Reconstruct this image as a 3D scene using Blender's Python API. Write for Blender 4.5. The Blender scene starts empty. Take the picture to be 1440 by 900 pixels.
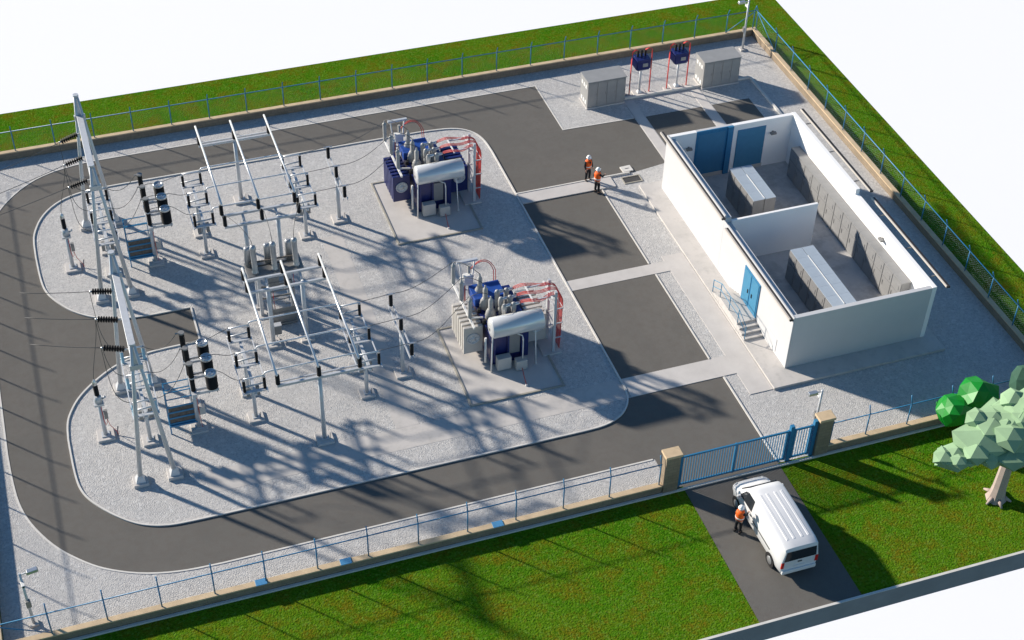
import bpy, math, random
from mathutils import Vector, Matrix
R = math.radians
rnd = random.Random(7)
sc = bpy.context.scene
COL = sc.collection

# ------------------------------------------------------------------ render / view
sc.view_settings.view_transform = 'Standard'
sc.view_settings.look = 'None'
sc.view_settings.gamma = 1.0
sc.view_settings.use_curve_mapping = False
sc.view_settings.exposure = 0.62
sc.render.engine = 'CYCLES'
sc.cycles.max_bounces = 10
sc.cycles.diffuse_bounces = 8
sc.cycles.glossy_bounces = 3
sc.cycles.transparent_max_bounces = 12
try:
    sc.cycles.use_denoising = True
    sc.cycles.caustics_reflective = False
    sc.cycles.caustics_refractive = False
except Exception:
    pass

# ------------------------------------------------------------------ camera
cam_d = bpy.data.cameras.new('camera')
cam = bpy.data.objects.new('camera', cam_d)
COL.objects.link(cam)
cam_d.sensor_width = 36.0
cam_d.sensor_fit = 'HORIZONTAL'
cam_d.lens = 36.0 * 2144.976 / 1440.0
cam_d.clip_start = 0.5
cam_d.clip_end = 4000
ca, cb, cc = -0.34625208, 0.84508815, 0.02813548
rot = Matrix.Rotation(ca, 3, 'Z') @ Matrix.Rotation(cb, 3, 'X') @ Matrix.Rotation(cc, 3, 'Z')
cam.matrix_world = Matrix.Translation((-21.03836, -58.31241, 55.0)) @ rot.to_4x4()
sc.camera = cam

# ------------------------------------------------------------------ light
SUN_EL = 22.6
SUN_DIR = Vector((-0.69 * math.cos(R(SUN_EL)) / math.hypot(.69, .72), 0.72 * math.cos(R(SUN_EL)) / math.hypot(.69, .72), math.sin(R(SUN_EL))))
sd = bpy.data.lights.new('sun', 'SUN')
sd.energy = 5.0
sd.angle = R(2.0)
sd.color = (1.0, 0.905, 0.785)
so = bpy.data.objects.new('sun', sd)
COL.objects.link(so)
so.rotation_euler = (-SUN_DIR).to_track_quat('-Z', 'Y').to_euler()
world = bpy.data.worlds.new('World')
sc.world = world
world.use_nodes = True
wn = world.node_tree
bg = wn.nodes['Background']
sky = wn.nodes.new('ShaderNodeTexSky')
sky.sky_type = 'NISHITA'
sky.sun_disc = False
sky.sun_elevation = R(SUN_EL)
sky.sun_rotation = math.atan2(SUN_DIR.x, SUN_DIR.y)
sky.air_density = 1.0
sky.dust_density = 0.0
sky.ozone_density = 4.0
tint = wn.nodes.new('ShaderNodeMix')
tint.data_type = 'RGBA'
tint.blend_type = 'MULTIPLY'
tint.inputs['Factor'].default_value = 1
tint.inputs[7].default_value = (0.97, 1.14, 1.16, 1)
wn.links.new(sky.outputs[0], tint.inputs[6])
wn.links.new(tint.outputs[2], bg.inputs[0])
bg.inputs[1].default_value = 0.066

# ------------------------------------------------------------------ materials
def mat(name, col, rough=0.6, metal=0.0, var=0.0, scale=3.0, col2=None, bump=0.0, bscale=40.0, spec=0.4, detail=6.0):
    m = bpy.data.materials.new(name)
    m.use_nodes = True
    nt = m.node_tree
    b = nt.nodes['Principled BSDF']
    b.inputs['Roughness'].default_value = rough
    b.inputs['Metallic'].default_value = metal
    b.inputs['Specular IOR Level'].default_value = spec
    tc = nt.nodes.new('ShaderNodeTexCoord')
    if var or col2:
        n = nt.nodes.new('ShaderNodeTexNoise')
        n.inputs['Scale'].default_value = scale
        n.inputs['Detail'].default_value = detail
        n.inputs['Roughness'].default_value = 0.65
        nt.links.new(tc.outputs['Object'], n.inputs['Vector'])
        r = nt.nodes.new('ShaderNodeValToRGB')
        c2 = col2 if col2 else tuple(max(0, c * (1 + var)) for c in col)
        c1 = col if col2 else tuple(max(0, c * (1 - var)) for c in col)
        r.color_ramp.elements[0].position = 0.32
        r.color_ramp.elements[1].position = 0.68
        r.color_ramp.elements[0].color = (*c1, 1)
        r.color_ramp.elements[1].color = (*c2, 1)
        nt.links.new(n.outputs['Fac'], r.inputs['Fac'])
        nt.links.new(r.outputs['Color'], b.inputs['Base Color'])
    else:
        b.inputs['Base Color'].default_value = (*col, 1)
    if bump:
        n2 = nt.nodes.new('ShaderNodeTexNoise')
        n2.inputs['Scale'].default_value = bscale
        n2.inputs['Detail'].default_value = 4
        nt.links.new(tc.outputs['Object'], n2.inputs['Vector'])
        bp = nt.nodes.new('ShaderNodeBump')
        bp.inputs['Strength'].default_value = bump
        bp.inputs['Distance'].default_value = 0.05
        nt.links.new(n2.outputs['Fac'], bp.inputs['Height'])
        nt.links.new(bp.outputs['Normal'], b.inputs['Normal'])
    return m

def multi_noise(name, layers, rough=0.9, bump=0.0, bscale=30, base=(0.5, 0.5, 0.5)):
    """base colour mixed through several noise / voronoi layers: (kind, scale, lo, hi, colour, amount)"""
    m = bpy.data.materials.new(name)
    m.use_nodes = True
    nt = m.node_tree
    b = nt.nodes['Principled BSDF']
    b.inputs['Roughness'].default_value = rough
    b.inputs['Specular IOR Level'].default_value = 0.2
    tc = nt.nodes.new('ShaderNodeTexCoord')
    cur = None
    for kind, scale, lo, hi, colr, amt in layers:
        if kind == 'n':
            n = nt.nodes.new('ShaderNodeTexNoise')
            n.inputs['Scale'].default_value = scale
            n.inputs['Detail'].default_value = 5
            n.inputs['Roughness'].default_value = 0.6
            out = n.outputs['Fac']
        else:
            n = nt.nodes.new('ShaderNodeTexVoronoi')
            n.inputs['Scale'].default_value = scale
            sep = nt.nodes.new('ShaderNodeSeparateColor')
            nt.links.new(n.outputs['Color'], sep.inputs[0])
            out = sep.outputs[0]
        nt.links.new(tc.outputs['Object'], n.inputs['Vector'])
        mr = nt.nodes.new('ShaderNodeMapRange')
        mr.inputs['From Min'].default_value = lo
        mr.inputs['From Max'].default_value = hi
        mr.inputs['To Max'].default_value = amt
        nt.links.new(out, mr.inputs['Value'])
        mx = nt.nodes.new('ShaderNodeMix')
        mx.data_type = 'RGBA'
        nt.links.new(mr.outputs[0], mx.inputs['Factor'])
        if cur is None:
            mx.inputs[6].default_value = (*base, 1)
        else:
            nt.links.new(cur, mx.inputs[6])
        mx.inputs[7].default_value = (*colr, 1)
        cur = mx.outputs[2]
    nt.links.new(cur, b.inputs['Base Color'])
    if bump:
        n2 = nt.nodes.new('ShaderNodeTexNoise')
        n2.inputs['Scale'].default_value = bscale
        n2.inputs['Detail'].default_value = 5
        nt.links.new(tc.outputs['Object'], n2.inputs['Vector'])
        bp = nt.nodes.new('ShaderNodeBump')
        bp.inputs['Strength'].default_value = bump
        bp.inputs['Distance'].default_value = 0.06
        nt.links.new(n2.outputs['Fac'], bp.inputs['Height'])
        nt.links.new(bp.outputs['Normal'], b.inputs['Normal'])
    return m

def brick_mat(name, c1, c2, mortar, sx, sy, rough=0.85, vertical_axis='x'):
    m = bpy.data.materials.new(name)
    m.use_nodes = True
    nt = m.node_tree
    b = nt.nodes['Principled BSDF']
    b.inputs['Roughness'].default_value = rough
    tc = nt.nodes.new('ShaderNodeTexCoord')
    sep = nt.nodes.new('ShaderNodeSeparateXYZ')
    nt.links.new(tc.outputs['Object'], sep.inputs[0])
    ad = nt.nodes.new('ShaderNodeMath')
    ad.operation = 'ADD'
    nt.links.new(sep.outputs[0], ad.inputs[0])
    nt.links.new(sep.outputs[1], ad.inputs[1])
    cmb = nt.nodes.new('ShaderNodeCombineXYZ')
    nt.links.new(ad.outputs[0], cmb.inputs[0])
    nt.links.new(sep.outputs[2], cmb.inputs[1])
    br = nt.nodes.new('ShaderNodeTexBrick')
    br.inputs['Color1'].default_value = (*c1, 1)
    br.inputs['Color2'].default_value = (*c2, 1)
    br.inputs['Mortar'].default_value = (*mortar, 1)
    br.inputs['Scale'].default_value = 1
    br.inputs['Brick Width'].default_value = sx
    br.inputs['Row Height'].default_value = sy
    br.inputs['Mortar Size'].default_value = 0.012
    nt.links.new(cmb.outputs[0], br.inputs['Vector'])
    n = nt.nodes.new('ShaderNodeTexNoise')
    n.inputs['Scale'].default_value = 2.5
    n.inputs['Detail'].default_value = 6
    nt.links.new(tc.outputs['Object'], n.inputs['Vector'])
    mr = nt.nodes.new('ShaderNodeMapRange')
    mr.inputs['To Min'].default_value = 0.75
    mr.inputs['To Max'].default_value = 1.2
    nt.links.new(n.outputs['Fac'], mr.inputs['Value'])
    mx = nt.nodes.new('ShaderNodeMix')
    mx.data_type = 'RGBA'
    mx.blend_type = 'MULTIPLY'
    mx.inputs['Factor'].default_value = 1
    nt.links.new(br.outputs['Color'], mx.inputs[6])
    nt.links.new(mr.outputs[0], mx.inputs[7])
    nt.links.new(mx.outputs[2], b.inputs['Base Color'])
    return m

def mesh_wire_mat(name, col):
    m = bpy.data.materials.new(name)
    m.use_nodes = True
    nt = m.node_tree
    b = nt.nodes['Principled BSDF']
    b.inputs['Base Color'].default_value = (*col, 1)
    b.inputs['Roughness'].default_value = 0.5
    tc = nt.nodes.new('ShaderNodeTexCoord')
    sep = nt.nodes.new('ShaderNodeSeparateXYZ')
    nt.links.new(tc.outputs['Object'], sep.inputs[0])
    def mth(op, a, bb=None):
        n = nt.nodes.new('ShaderNodeMath')
        n.operation = op
        for i, v in enumerate((a, bb)):
            if v is None:
                continue
            if isinstance(v, (int, float)):
                n.inputs[i].default_value = v
            else:
                nt.links.new(v, n.inputs[i])
        return n.outputs[0]
    u = mth('ADD', sep.outputs[0], sep.outputs[1])
    k = 2 * math.pi / 0.16
    a1 = mth('ABSOLUTE', mth('SINE', mth('MULTIPLY', mth('ADD', u, sep.outputs[2]), k / 2)))
    a2 = mth('ABSOLUTE', mth('SINE', mth('MULTIPLY', mth('SUBTRACT', u, sep.outputs[2]), k / 2)))
    mn = mth('MINIMUM', a1, a2)
    al = mth('LESS_THAN', mn, 0.035)
    nt.links.new(al, b.inputs['Alpha'])
    return m

M = {}
M['grass'] = multi_noise('grass', [
    ('n', 0.22, 0.40, 0.60, (0.045, 0.160, 0.005), 0.9),
    ('n', 0.8, 0.46, 0.66, (0.155, 0.118, 0.008), 0.75),
    ('n', 3.5, 0.52, 0.72, (0.175, 0.088, 0.010), 0.55),
    ('n', 5.0, 0.49, 0.70, (0.110, 0.245, 0.014), 0.75),
    ('n', 9.0, 0.50, 0.66, (0.016, 0.070, 0.002), 0.75),
    ('v', 11.0, 0.74, 1.0, (0.15, 0.26, 0.04), 0.5)], rough=1.0, bump=1.0, bscale=11, base=(0.085, 0.180, 0.008))
M['grass'].node_tree.nodes['Principled BSDF'].inputs['Specular IOR Level'].default_value = 0.0
M['gravel'] = multi_noise('gravel', [
    ('n', 0.35, 0.4, 0.66, (0.46, 0.455, 0.45), 0.5),
    ('n', 1.4, 0.5, 0.72, (0.45, 0.445, 0.44), 0.45),
    ('v', 12.0, 0.45, 1.0, (0.36, 0.36, 0.362), 0.75),
    ('v', 7.0, 0.80, 1.0, (0.66, 0.655, 0.64), 0.6),
    ('n', 20.0, 0.5, 0.75, (0.66, 0.65, 0.63), 0.7)], rough=0.95, bump=0.8, bscale=16, base=(0.545, 0.532, 0.512))
M['asphalt'] = multi_noise('asphalt', [
    ('n', 0.18, 0.38, 0.66, (0.152, 0.143, 0.130), 0.8),
    ('n', 0.9, 0.45, 0.68, (0.122, 0.116, 0.106), 0.6),
    ('n', 3.0, 0.45, 0.7, (0.128, 0.112, 0.098), 0.5),
    ('n', 40.0, 0.45, 0.75, (0.185, 0.178, 0.166), 0.55)], rough=0.92, bump=0.3, bscale=50, base=(0.136, 0.131, 0.119))
M['concrete'] = mat('concrete', (0.56, 0.535, 0.51), 0.9, var=0.07, scale=0.9, bump=0.15, bscale=25)
M['slab'] = multi_noise('slab_concrete', [
    ('n', 0.6, 0.42, 0.7, (0.47, 0.455, 0.435), 0.7),
    ('n', 2.6, 0.5, 0.72, (0.41, 0.40, 0.38), 0.6)], rough=0.9, bump=0.1, bscale=20, base=(0.555, 0.53, 0.505))
M['kerb'] = mat('kerb_concrete', (0.66, 0.64, 0.60), 0.85, var=0.08, scale=2.0)
M['floor'] = multi_noise('interior_floor', [
    ('n', 1.1, 0.42, 0.66, (0.36, 0.35, 0.34), 0.85),
    ('n', 4.0, 0.5, 0.72, (0.62, 0.60, 0.58), 0.5)], rough=0.6, base=(0.54, 0.53, 0.515))
M['white_floor'] = mat('backdrop_white', (0.93, 0.93, 0.955), 0.95, var=0.004, scale=0.02)
M['brick'] = brick_mat('wall_block', (0.30, 0.235, 0.165), (0.25, 0.195, 0.135), (0.20, 0.165, 0.125), 0.42, 0.2)
M['coping'] = brick_mat('coping_stone', (0.62, 0.475, 0.30), (0.57, 0.43, 0.27), (0.5, 0.38, 0.25), 0.9, 3.0)
M['plinth'] = mat('plinth_side', (0.29, 0.30, 0.31), 0.8, var=0.1, scale=0.6)
M['bounce_white'] = mat('bounce_lit_white', (0.90, 0.895, 0.88), 0.8, var=0.015, scale=0.8)  # inner walls paler than the outer ones: bounced room light put into the colour
M['render'] = mat('white_render', (0.565, 0.572, 0.58), 0.75, var=0.02, scale=0.8, bump=0.05, bscale=30)
M['gutter'] = mat('gutter_sheet', (0.55, 0.51, 0.46), 0.5, var=0.04, scale=2)
M['bund'] = mat('bund_edge', (0.36, 0.34, 0.29), 0.85, var=0.08, scale=3)
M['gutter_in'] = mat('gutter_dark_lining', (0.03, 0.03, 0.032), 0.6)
M['blue_paint'] = mat('blue_paint', (0.035, 0.195, 0.37), 0.4, var=0.08, scale=6)
M['door_blue'] = mat('door_blue', (0.055, 0.235, 0.39), 0.45, var=0.06, scale=3)
M['door_dark'] = mat('door_blue_dark', (0.06, 0.215, 0.365), 0.45, var=0.05, scale=3)
M['galv'] = mat('galvanised_steel', (0.58, 0.60, 0.62), 0.42, 0.25, var=0.08, scale=5)
M['galv_dark'] = mat('weathered_steel', (0.25, 0.25, 0.245), 0.5, 0.3, var=0.12, scale=4)
M['alu'] = mat('aluminium_tube', (0.80, 0.81, 0.82), 0.3, 0.35, var=0.04, scale=4)
M['drum'] = mat('polished_drum', (0.70, 0.71, 0.71), 0.26, 0.3)
M['silver'] = mat('brushed_silver', (0.60, 0.62, 0.64), 0.28, 0.75, var=0.06, scale=5)
M['insul'] = mat('black_insulator', (0.007, 0.007, 0.009), 0.55, var=0.2, scale=8, spec=0.25)
M['insul_blue'] = mat('pale_blue_insulator', (0.30, 0.50, 0.62), 0.3, var=0.1, scale=8)
M['column'] = mat('dull_silver', (0.42, 0.43, 0.44), 0.35, 0.4, var=0.1, scale=4)
M['porcelain'] = mat('grey_porcelain', (0.37, 0.37, 0.36), 0.3, var=0.08, scale=6)
M['wire'] = mat('conductor_wire', (0.10, 0.10, 0.10), 0.5, 0.2, var=0.1, scale=3)
M['red'] = mat('red_cable', (0.66, 0.075, 0.065), 0.45, var=0.1, scale=4)
M['navy'] = mat('navy_enamel', (0.013, 0.022, 0.125), 0.28, var=0.12, scale=2.5, spec=0.55)
M['navy_top'] = mat('cobalt_enamel', (0.02, 0.07, 0.31), 0.35, var=0.08, scale=2)
M['lightgrey'] = mat('light_grey_enamel', (0.52, 0.50, 0.465), 0.45, var=0.05, scale=2)
M['white_steel'] = mat('white_steel', (0.74, 0.74, 0.72), 0.4, var=0.04, scale=3)
M['cabinet'] = mat('grey_cabinet', (0.25, 0.25, 0.25), 0.4, 0.1, var=0.06, scale=2.5)
M['cabinet_dark'] = mat('anthracite_cabinet', (0.26, 0.262, 0.262), 0.45, 0.0, var=0.08, scale=2.0)
M['cab_top'] = mat('cabinet_sheet_top', (0.40, 0.47, 0.54), 0.45, 0.1, var=0.05, scale=2)
M['enclosure'] = mat('enclosure_sheet', (0.33, 0.33, 0.325), 0.45, 0.1, var=0.07, scale=1.6)
M['dark'] = mat('dark_rubber', (0.015, 0.015, 0.016), 0.7)
M['grating'] = mat('dark_grating', (0.11, 0.10, 0.09), 0.6, 0.2, var=0.4, scale=7)
M['van'] = mat('van_white_paint', (0.70, 0.71, 0.72), 0.25, var=0.015, scale=2, spec=0.6)
M['van_grey'] = mat('van_grey_plastic', (0.10, 0.105, 0.11), 0.55)
M['glass'] = mat('tinted_glass', (0.025, 0.03, 0.035), 0.06, spec=0.8)
M['tail'] = mat('red_lamp_lens', (0.55, 0.02, 0.015), 0.2)
M['lens'] = mat('clear_lamp_lens', (0.75, 0.78, 0.8), 0.1)
M['helmet'] = mat('white_helmet', (0.85, 0.85, 0.84), 0.25)
M['vest'] = mat('orange_vest', (0.85, 0.13, 0.012), 0.65, var=0.08, scale=9)
M['band'] = mat('reflective_band', (0.75, 0.75, 0.70), 0.35)
M['cloth'] = mat('black_workwear', (0.012, 0.013, 0.017), 0.85, var=0.25, scale=14)
M['skin'] = mat('skin', (0.50, 0.30, 0.22), 0.5)
M['trunk_pale'] = mat('pale_bark', (0.40, 0.325, 0.29), 0.9, var=0.1, scale=2.5)
M['trunk_dark'] = mat('dark_bark', (0.09, 0.055, 0.035), 0.9, var=0.2, scale=4)
M['leaf_sage'] = mat('sage_foliage', (0.26, 0.40, 0.235), 0.9, var=0.10, scale=0.7)
M['leaf_green'] = mat('bright_green_foliage', (0.003, 0.22, 0.018), 0.45, var=0.2, scale=1.0)
M['leaf_teal'] = mat('dark_teal_foliage', (0.032, 0.095, 0.062), 0.85, var=0.2, scale=0.8)
M['mesh_wire'] = mesh_wire_mat('fence_wire_mesh', (0.32, 0.42, 0.45))
M['pit'] = mat('pit_dark', (0.06, 0.06, 0.06), 0.9, var=0.2, scale=5)
M['sign_blue'] = mat('plate_blue', (0.08, 0.26, 0.47), 0.4)

# ------------------------------------------------------------------ mesh helpers
class MB:
    def __init__(s):
        s.v, s.f, s.sm, s.mi = [], [], [], []
        s.m = 0
    def add(s, vs, fs, smooth=False):
        o = len(s.v)
        s.v += [tuple(p) for p in vs]
        for f in fs:
            s.f.append([i + o for i in f])
            s.sm.append(smooth)
            s.mi.append(s.m)
        return s
    def box(s, x0, x1, y0, y1, z0, z1):
        vs = [(x0, y0, z0), (x1, y0, z0), (x1, y1, z0), (x0, y1, z0), (x0, y0, z1), (x1, y0, z1), (x1, y1, z1), (x0, y1, z1)]
        return s.add(vs, [(3, 2, 1, 0), (4, 5, 6, 7), (0, 1, 5, 4), (1, 2, 6, 5), (2, 3, 7, 6), (3, 0, 4, 7)])
    def frus(s, cx, cy, z0, z1, a0, b0, a1, b1):
        vs = [(cx - a0, cy - b0, z0), (cx + a0, cy - b0, z0), (cx + a0, cy + b0, z0), (cx - a0, cy + b0, z0),
              (cx - a1, cy - b1, z1), (cx + a1, cy - b1, z1), (cx + a1, cy + b1, z1), (cx - a1, cy + b1, z1)]
        return s.add(vs, [(3, 2, 1, 0), (4, 5, 6, 7), (0, 1, 5, 4), (1, 2, 6, 5), (2, 3, 7, 6), (3, 0, 4, 7)])
    def bar(s, p0, p1, w, h=None):
        """rectangular bar between two points"""
        h = h or w
        p0, p1 = Vector(p0), Vector(p1)
        d = (p1 - p0).normalized()
        up = Vector((0, 0, 1)) if abs(d.z) < 0.95 else Vector((0, 1, 0))
        a = d.cross(up).normalized() * (w / 2)
        b = a.cross(d).normalized() * (h / 2)
        vs = [p0 - a - b, p0 + a - b, p0 + a + b, p0 - a + b, p1 - a - b, p1 + a - b, p1 + a + b, p1 - a + b]
        return s.add(vs, [(0, 1, 2, 3), (7, 6, 5, 4), (4, 5, 1, 0), (5, 6, 2, 1), (6, 7, 3, 2), (7, 4, 0, 3)])
    def cyl(s, p0, p1, r0, r1=None, n=14, caps=True):
        r1 = r0 if r1 is None else r1
        p0, p1 = Vector(p0), Vector(p1)
        d = (p1 - p0).normalized()
        up = Vector((0, 0, 1)) if abs(d.z) < 0.95 else Vector((1, 0, 0))
        a = d.cross(up).normalized()
        b = d.cross(a).normalized()
        vs = []
        for p, r in ((p0, r0), (p1, r1)):
            for i in range(n):
                t = 2 * math.pi * i / n
                vs.append(p + a * (r * math.cos(t)) + b * (r * math.sin(t)))
        s.add(vs, [(i, (i + 1) % n, n + (i + 1) % n, n + i) for i in range(n)], True)
        if caps:
            o = len(s.v) - 2 * n
            s.f.append([o + i for i in reversed(range(n))]); s.sm.append(False); s.mi.append(s.m)
            s.f.append([o + n + i for i in range(n)]); s.sm.append(False); s.mi.append(s.m)
        return s
    def tube(s, pts, r, n=6):
        pts = [Vector(p) for p in pts]
        vs = []
        for k, p in enumerate(pts):
            d = (pts[min(k + 1, len(pts) - 1)] - pts[max(k - 1, 0)]).normalized()
            up = Vector((0, 0, 1)) if abs(d.z) < 0.95 else Vector((1, 0, 0))
            a = d.cross(up).normalized()
            b = d.cross(a).normalized()
            for i in range(n):
                t = 2 * math.pi * i / n
                vs.append(p + a * (r * math.cos(t)) + b * (r * math.sin(t)))
        fs = []
        for k in range(len(pts) - 1):
            for i in range(n):
                fs.append((k * n + i, k * n + (i + 1) % n, (k + 1) * n + (i + 1) % n, (k + 1) * n + i))
        s.add(vs, fs, True)
        o = len(s.v) - len(vs)
        s.f.append([o + i for i in reversed(range(n))]); s.sm.append(False); s.mi.append(s.m)
        s.f.append([o + len(vs) - n + i for i in range(n)]); s.sm.append(False); s.mi.append(s.m)
        return s
    def lathe(s, prof, base, axis=(0, 0, 1), n=14, smooth=True):
        base = Vector(base)
        d = Vector(axis).normalized()
        up = Vector((0, 0, 1)) if abs(d.z) < 0.95 else Vector((1, 0, 0))
        a = d.cross(up).normalized()
        b = a.cross(d).normalized()
        vs = []
        for r, h in prof:
            for i in range(n):
                t = 2 * math.pi * i / n
                vs.append(base + d * h + a * (r * math.cos(t)) + b * (r * math.sin(t)))
        fs = []
        for k in range(len(prof) - 1):
            for i in range(n):
                fs.append((k * n + i, (k + 1) * n + i, (k + 1) * n + (i + 1) % n, k * n + (i + 1) % n))
        s.add(vs, fs, smooth)
        o = len(s.v) - len(vs)
        s.f.append([o + i for i in range(n)]); s.sm.append(False); s.mi.append(s.m)
        s.f.append([o + len(vs) - n + i for i in reversed(range(n))]); s.sm.append(False); s.mi.append(s.m)
        return s
    def prism(s, poly, z0, z1):
        n = len(poly)
        vs = [(x, y, z0) for x, y in poly] + [(x, y, z1) for x, y in poly]
        fs = [tuple(reversed(range(n))), tuple(range(n, 2 * n))] + [(i, (i + 1) % n, n + (i + 1) % n, n + i) for i in range(n)]
        return s.add(vs, fs)
    def sheet(s, poly, z):
        return s.add([(x, y, z) for x, y in poly], [tuple(range(len(poly)))])
    def ico(s, c, r, sub=1, jit=0.0, sx=1, sy=1, sz=1, rr=None, smooth=False):
        import bmesh
        bm = bmesh.new()
        bmesh.ops.create_icosphere(bm, subdivisions=sub, radius=1)
        vs = []
        for v in bm.verts:
            k = 1 + ((rr or rnd).uniform(-jit, jit) if jit else 0)
            vs.append((c[0] + v.co.x * r * sx * k, c[1] + v.co.y * r * sy * k, c[2] + v.co.z * r * sz * k))
        bm.verts.index_update()
        fs = [tuple(v.index for v in f.verts) for f in bm.faces]
        bm.free()
        return s.add(vs, fs, smooth)
    def build(s, name, mats, parent=None, loc=(0, 0, 0), bevel=0.0, rotz=0.0):
        me = bpy.data.meshes.new(name)
        me.from_pydata(s.v, [], s.f)
        for m in (mats if isinstance(mats, (list, tuple)) else [mats]):
            me.materials.append(m)
        me.polygons.foreach_set('use_smooth', s.sm)
        me.polygons.foreach_set('material_index', s.mi)
        me.update()
        o = bpy.data.objects.new(name, me)
        COL.objects.link(o)
        if parent:
            o.parent = parent
        o.location = loc
        o.rotation_euler.z = rotz
        if bevel:
            bv = o.modifiers.new('bevel', 'BEVEL')
            bv.width = bevel
            bv.segments = 2
            bv.limit_method = 'ANGLE'
        return o

def tag(o, label, cat, group=None):
    o['label'] = label
    o['category'] = cat
    if group:
        o['group'] = group
    return o
def thing(name, label, cat, loc=(0, 0, 0), rotz=0.0, group=None):
    o = bpy.data.objects.new(name, None)
    o.empty_display_size = 0.3
    COL.objects.link(o)
    o.location = loc
    o.rotation_euler.z = rotz
    return tag(o, label, cat, group)
def struct(o, kind='structure'):
    o['kind'] = kind
    return o
KIDS = {}
def copy_tree(o, loc=None, label=None, parent=None):
    c = o.copy()
    COL.objects.link(c)
    if parent:
        c.parent = parent
    if loc is not None:
        c.location = loc
    if label:
        c['label'] = label
    for ch in [x for x in o.children]:
        copy_tree(ch, parent=c)
    return c
ORD = ['first', 'second', 'third', 'fourth', 'fifth', 'sixth', 'seventh', 'eighth', 'ninth', 'tenth', 'eleventh', 'twelfth', 'thirteenth', 'fourteenth']
def arc(cx, cy, r, a0, a1, n=10):
    return [(cx + r * math.cos(R(a0 + (a1 - a0) * i / n)), cy + r * math.sin(R(a0 + (a1 - a0) * i / n))) for i in range(n + 1)]
def chaikin(pts, it=2):
    for _ in range(it):
        q = [pts[0]]
        for a, b in zip(pts, pts[1:]):
            q += [(a[0] * .75 + b[0] * .25, a[1] * .75 + b[1] * .25), (a[0] * .25 + b[0] * .75, a[1] * .25 + b[1] * .75)]
        pts = q + [pts[-1]]
    return pts
def ribbon(mb, pts, w, z0, z1):
    """kerb swept along a 2-D polyline"""
    P = [Vector(p) for p in pts]
    L, Rr = [], []
    for k, p in enumerate(P):
        d0 = (P[k] - P[k - 1]).normalized() if k else (P[1] - P[0]).normalized()
        d1 = (P[k + 1] - P[k]).normalized() if k < len(P) - 1 else d0
        n0, n1 = Vector((-d0.y, d0.x)), Vector((-d1.y, d1.x))
        nn = (n0 + n1).normalized()
        nn = nn * (w / 2 / max(0.5, nn.dot(n0)))
        L.append(p + nn); Rr.append(p - nn)
    n = len(P)
    vs = [(*q, z0) for q in L] + [(*q, z0) for q in Rr] + [(*q, z1) for q in L] + [(*q, z1) for q in Rr]
    fs = []
    for k in range(n - 1):
        fs += [(2 * n + k, 3 * n + k, 3 * n + k + 1, 2 * n + k + 1), (k, 2 * n + k, 2 * n + k + 1, k + 1), (n + k, n + k + 1, 3 * n + k + 1, 3 * n + k)]
    fs += [(0, n, 3 * n, 2 * n), (n - 1, 3 * n - 1, 4 * n - 1, 2 * n - 1)]
    mb.add(vs, fs)
def sag(p0, p1, drop, n=14):
    p0, p1 = Vector(p0), Vector(p1)
    return [p0.lerp(p1, i / n) - Vector((0, 0, drop * 4 * (i / n) * (1 - i / n))) for i in range(n + 1)]
def bez(p0, p1, p2, p3, n=14):
    p0, p1, p2, p3 = map(Vector, (p0, p1, p2, p3))
    out = []
    for i in range(n + 1):
        t = i / n
        out.append(p0 * (1 - t) ** 3 + p1 * 3 * t * (1 - t) ** 2 + p2 * 3 * t * t * (1 - t) + p3 * t ** 3)
    return out
def sheds(h, r, core, n, t0=.28, t1=.42):
    prof = [(core, 0)]
    for i in range(n):
        z = h * (i + 0.15) / n
        prof += [(core, z), (r, z + h / n * t0), (r * .97, z + h / n * t1), (core, z + h / n * .7)]
    prof.append((core, h))
    return prof

# ------------------------------------------------------------------ the ground
o = MB().sheet([(-160, -30), (420, -30), (420, 520), (-160, 520)], -70).build('ground', M['white_floor']); struct(o)
LAWN = [(29.17, -22.6), (29.17, 28.3), (-40, 28.3), (-40, -22.6)]
struct(MB().prism(LAWN, -1.2, -0.035).build('terrain', M['plinth']))
mb = MB()
# lawn sheet (ring around the walled yard) as strips that butt each other
for x0, x1, y0, y1 in ((-40, 4.0, -22.6, -14.0), (9.12, 29.17, -22.6, -14.0), (25.5, 29.17, -14.0, 23.2), (-40, 29.17, 23.2, 28.3), (-40, -27.9, -14.0, 23.2)):
    mb.sheet([(x0, y0), (x1, y0), (x1, y1), (x0, y1)], -0.012)
struct(mb.build('lawn', M['grass']), 'structure')
struct(MB().box(-40, 29.25, -22.72, -22.6, -1.2, 0.02).build('lawn_edging', M['plinth']))
struct(MB().box(-40, 29.25, -22.72, -22.6, 0.02, 0.05).build('edging_cap', M['kerb']))
mb = MB()
mb.sheet([(-27.9, -14.0), (25.5, -14.0), (25.5, 23.2), (-27.9, 23.2)], 0.0)
struct(mb.build('gravel_yard', M['gravel']))
struct(MB().sheet([(4.0, -22.6), (9.12, -22.6), (9.12, -14.0), (4.0, -14.0)], 0.004).build('driveway', M['asphalt']))
# ring road
NWo = chaikin([(-26.75, 14.0), (-26.72, 15.6), (-25.45, 18.3), (-24.08, 19.95), (-22.6, 20.95), (-20.4, 21.45), (-18.5, 21.47)], 2)
SWo = chaikin([(-18.0, -11.92), (-19.9, -11.85), (-21.64, -11.45), (-23.14, -10.7), (-24.06, -9.95), (-25.2, -8.7), (-26.09, -7.05), (-26.55, -5.6), (-26.72, -3.8), (-26.78, -2.0)], 2)
road = [(3.4, -11.92)] + SWo + NWo + [(8.92, 21.47), (8.92, 16.2), (13.75, 16.1), (13.75, 11.0), (11.6, 10.68), (3.0, 10.6), (3.0, -7.54), (9.12, -7.54), (9.12, -13.99), (3.4, -13.99)]
struct(MB().sheet(road, 0.004).build('road', M['asphalt']))
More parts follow.
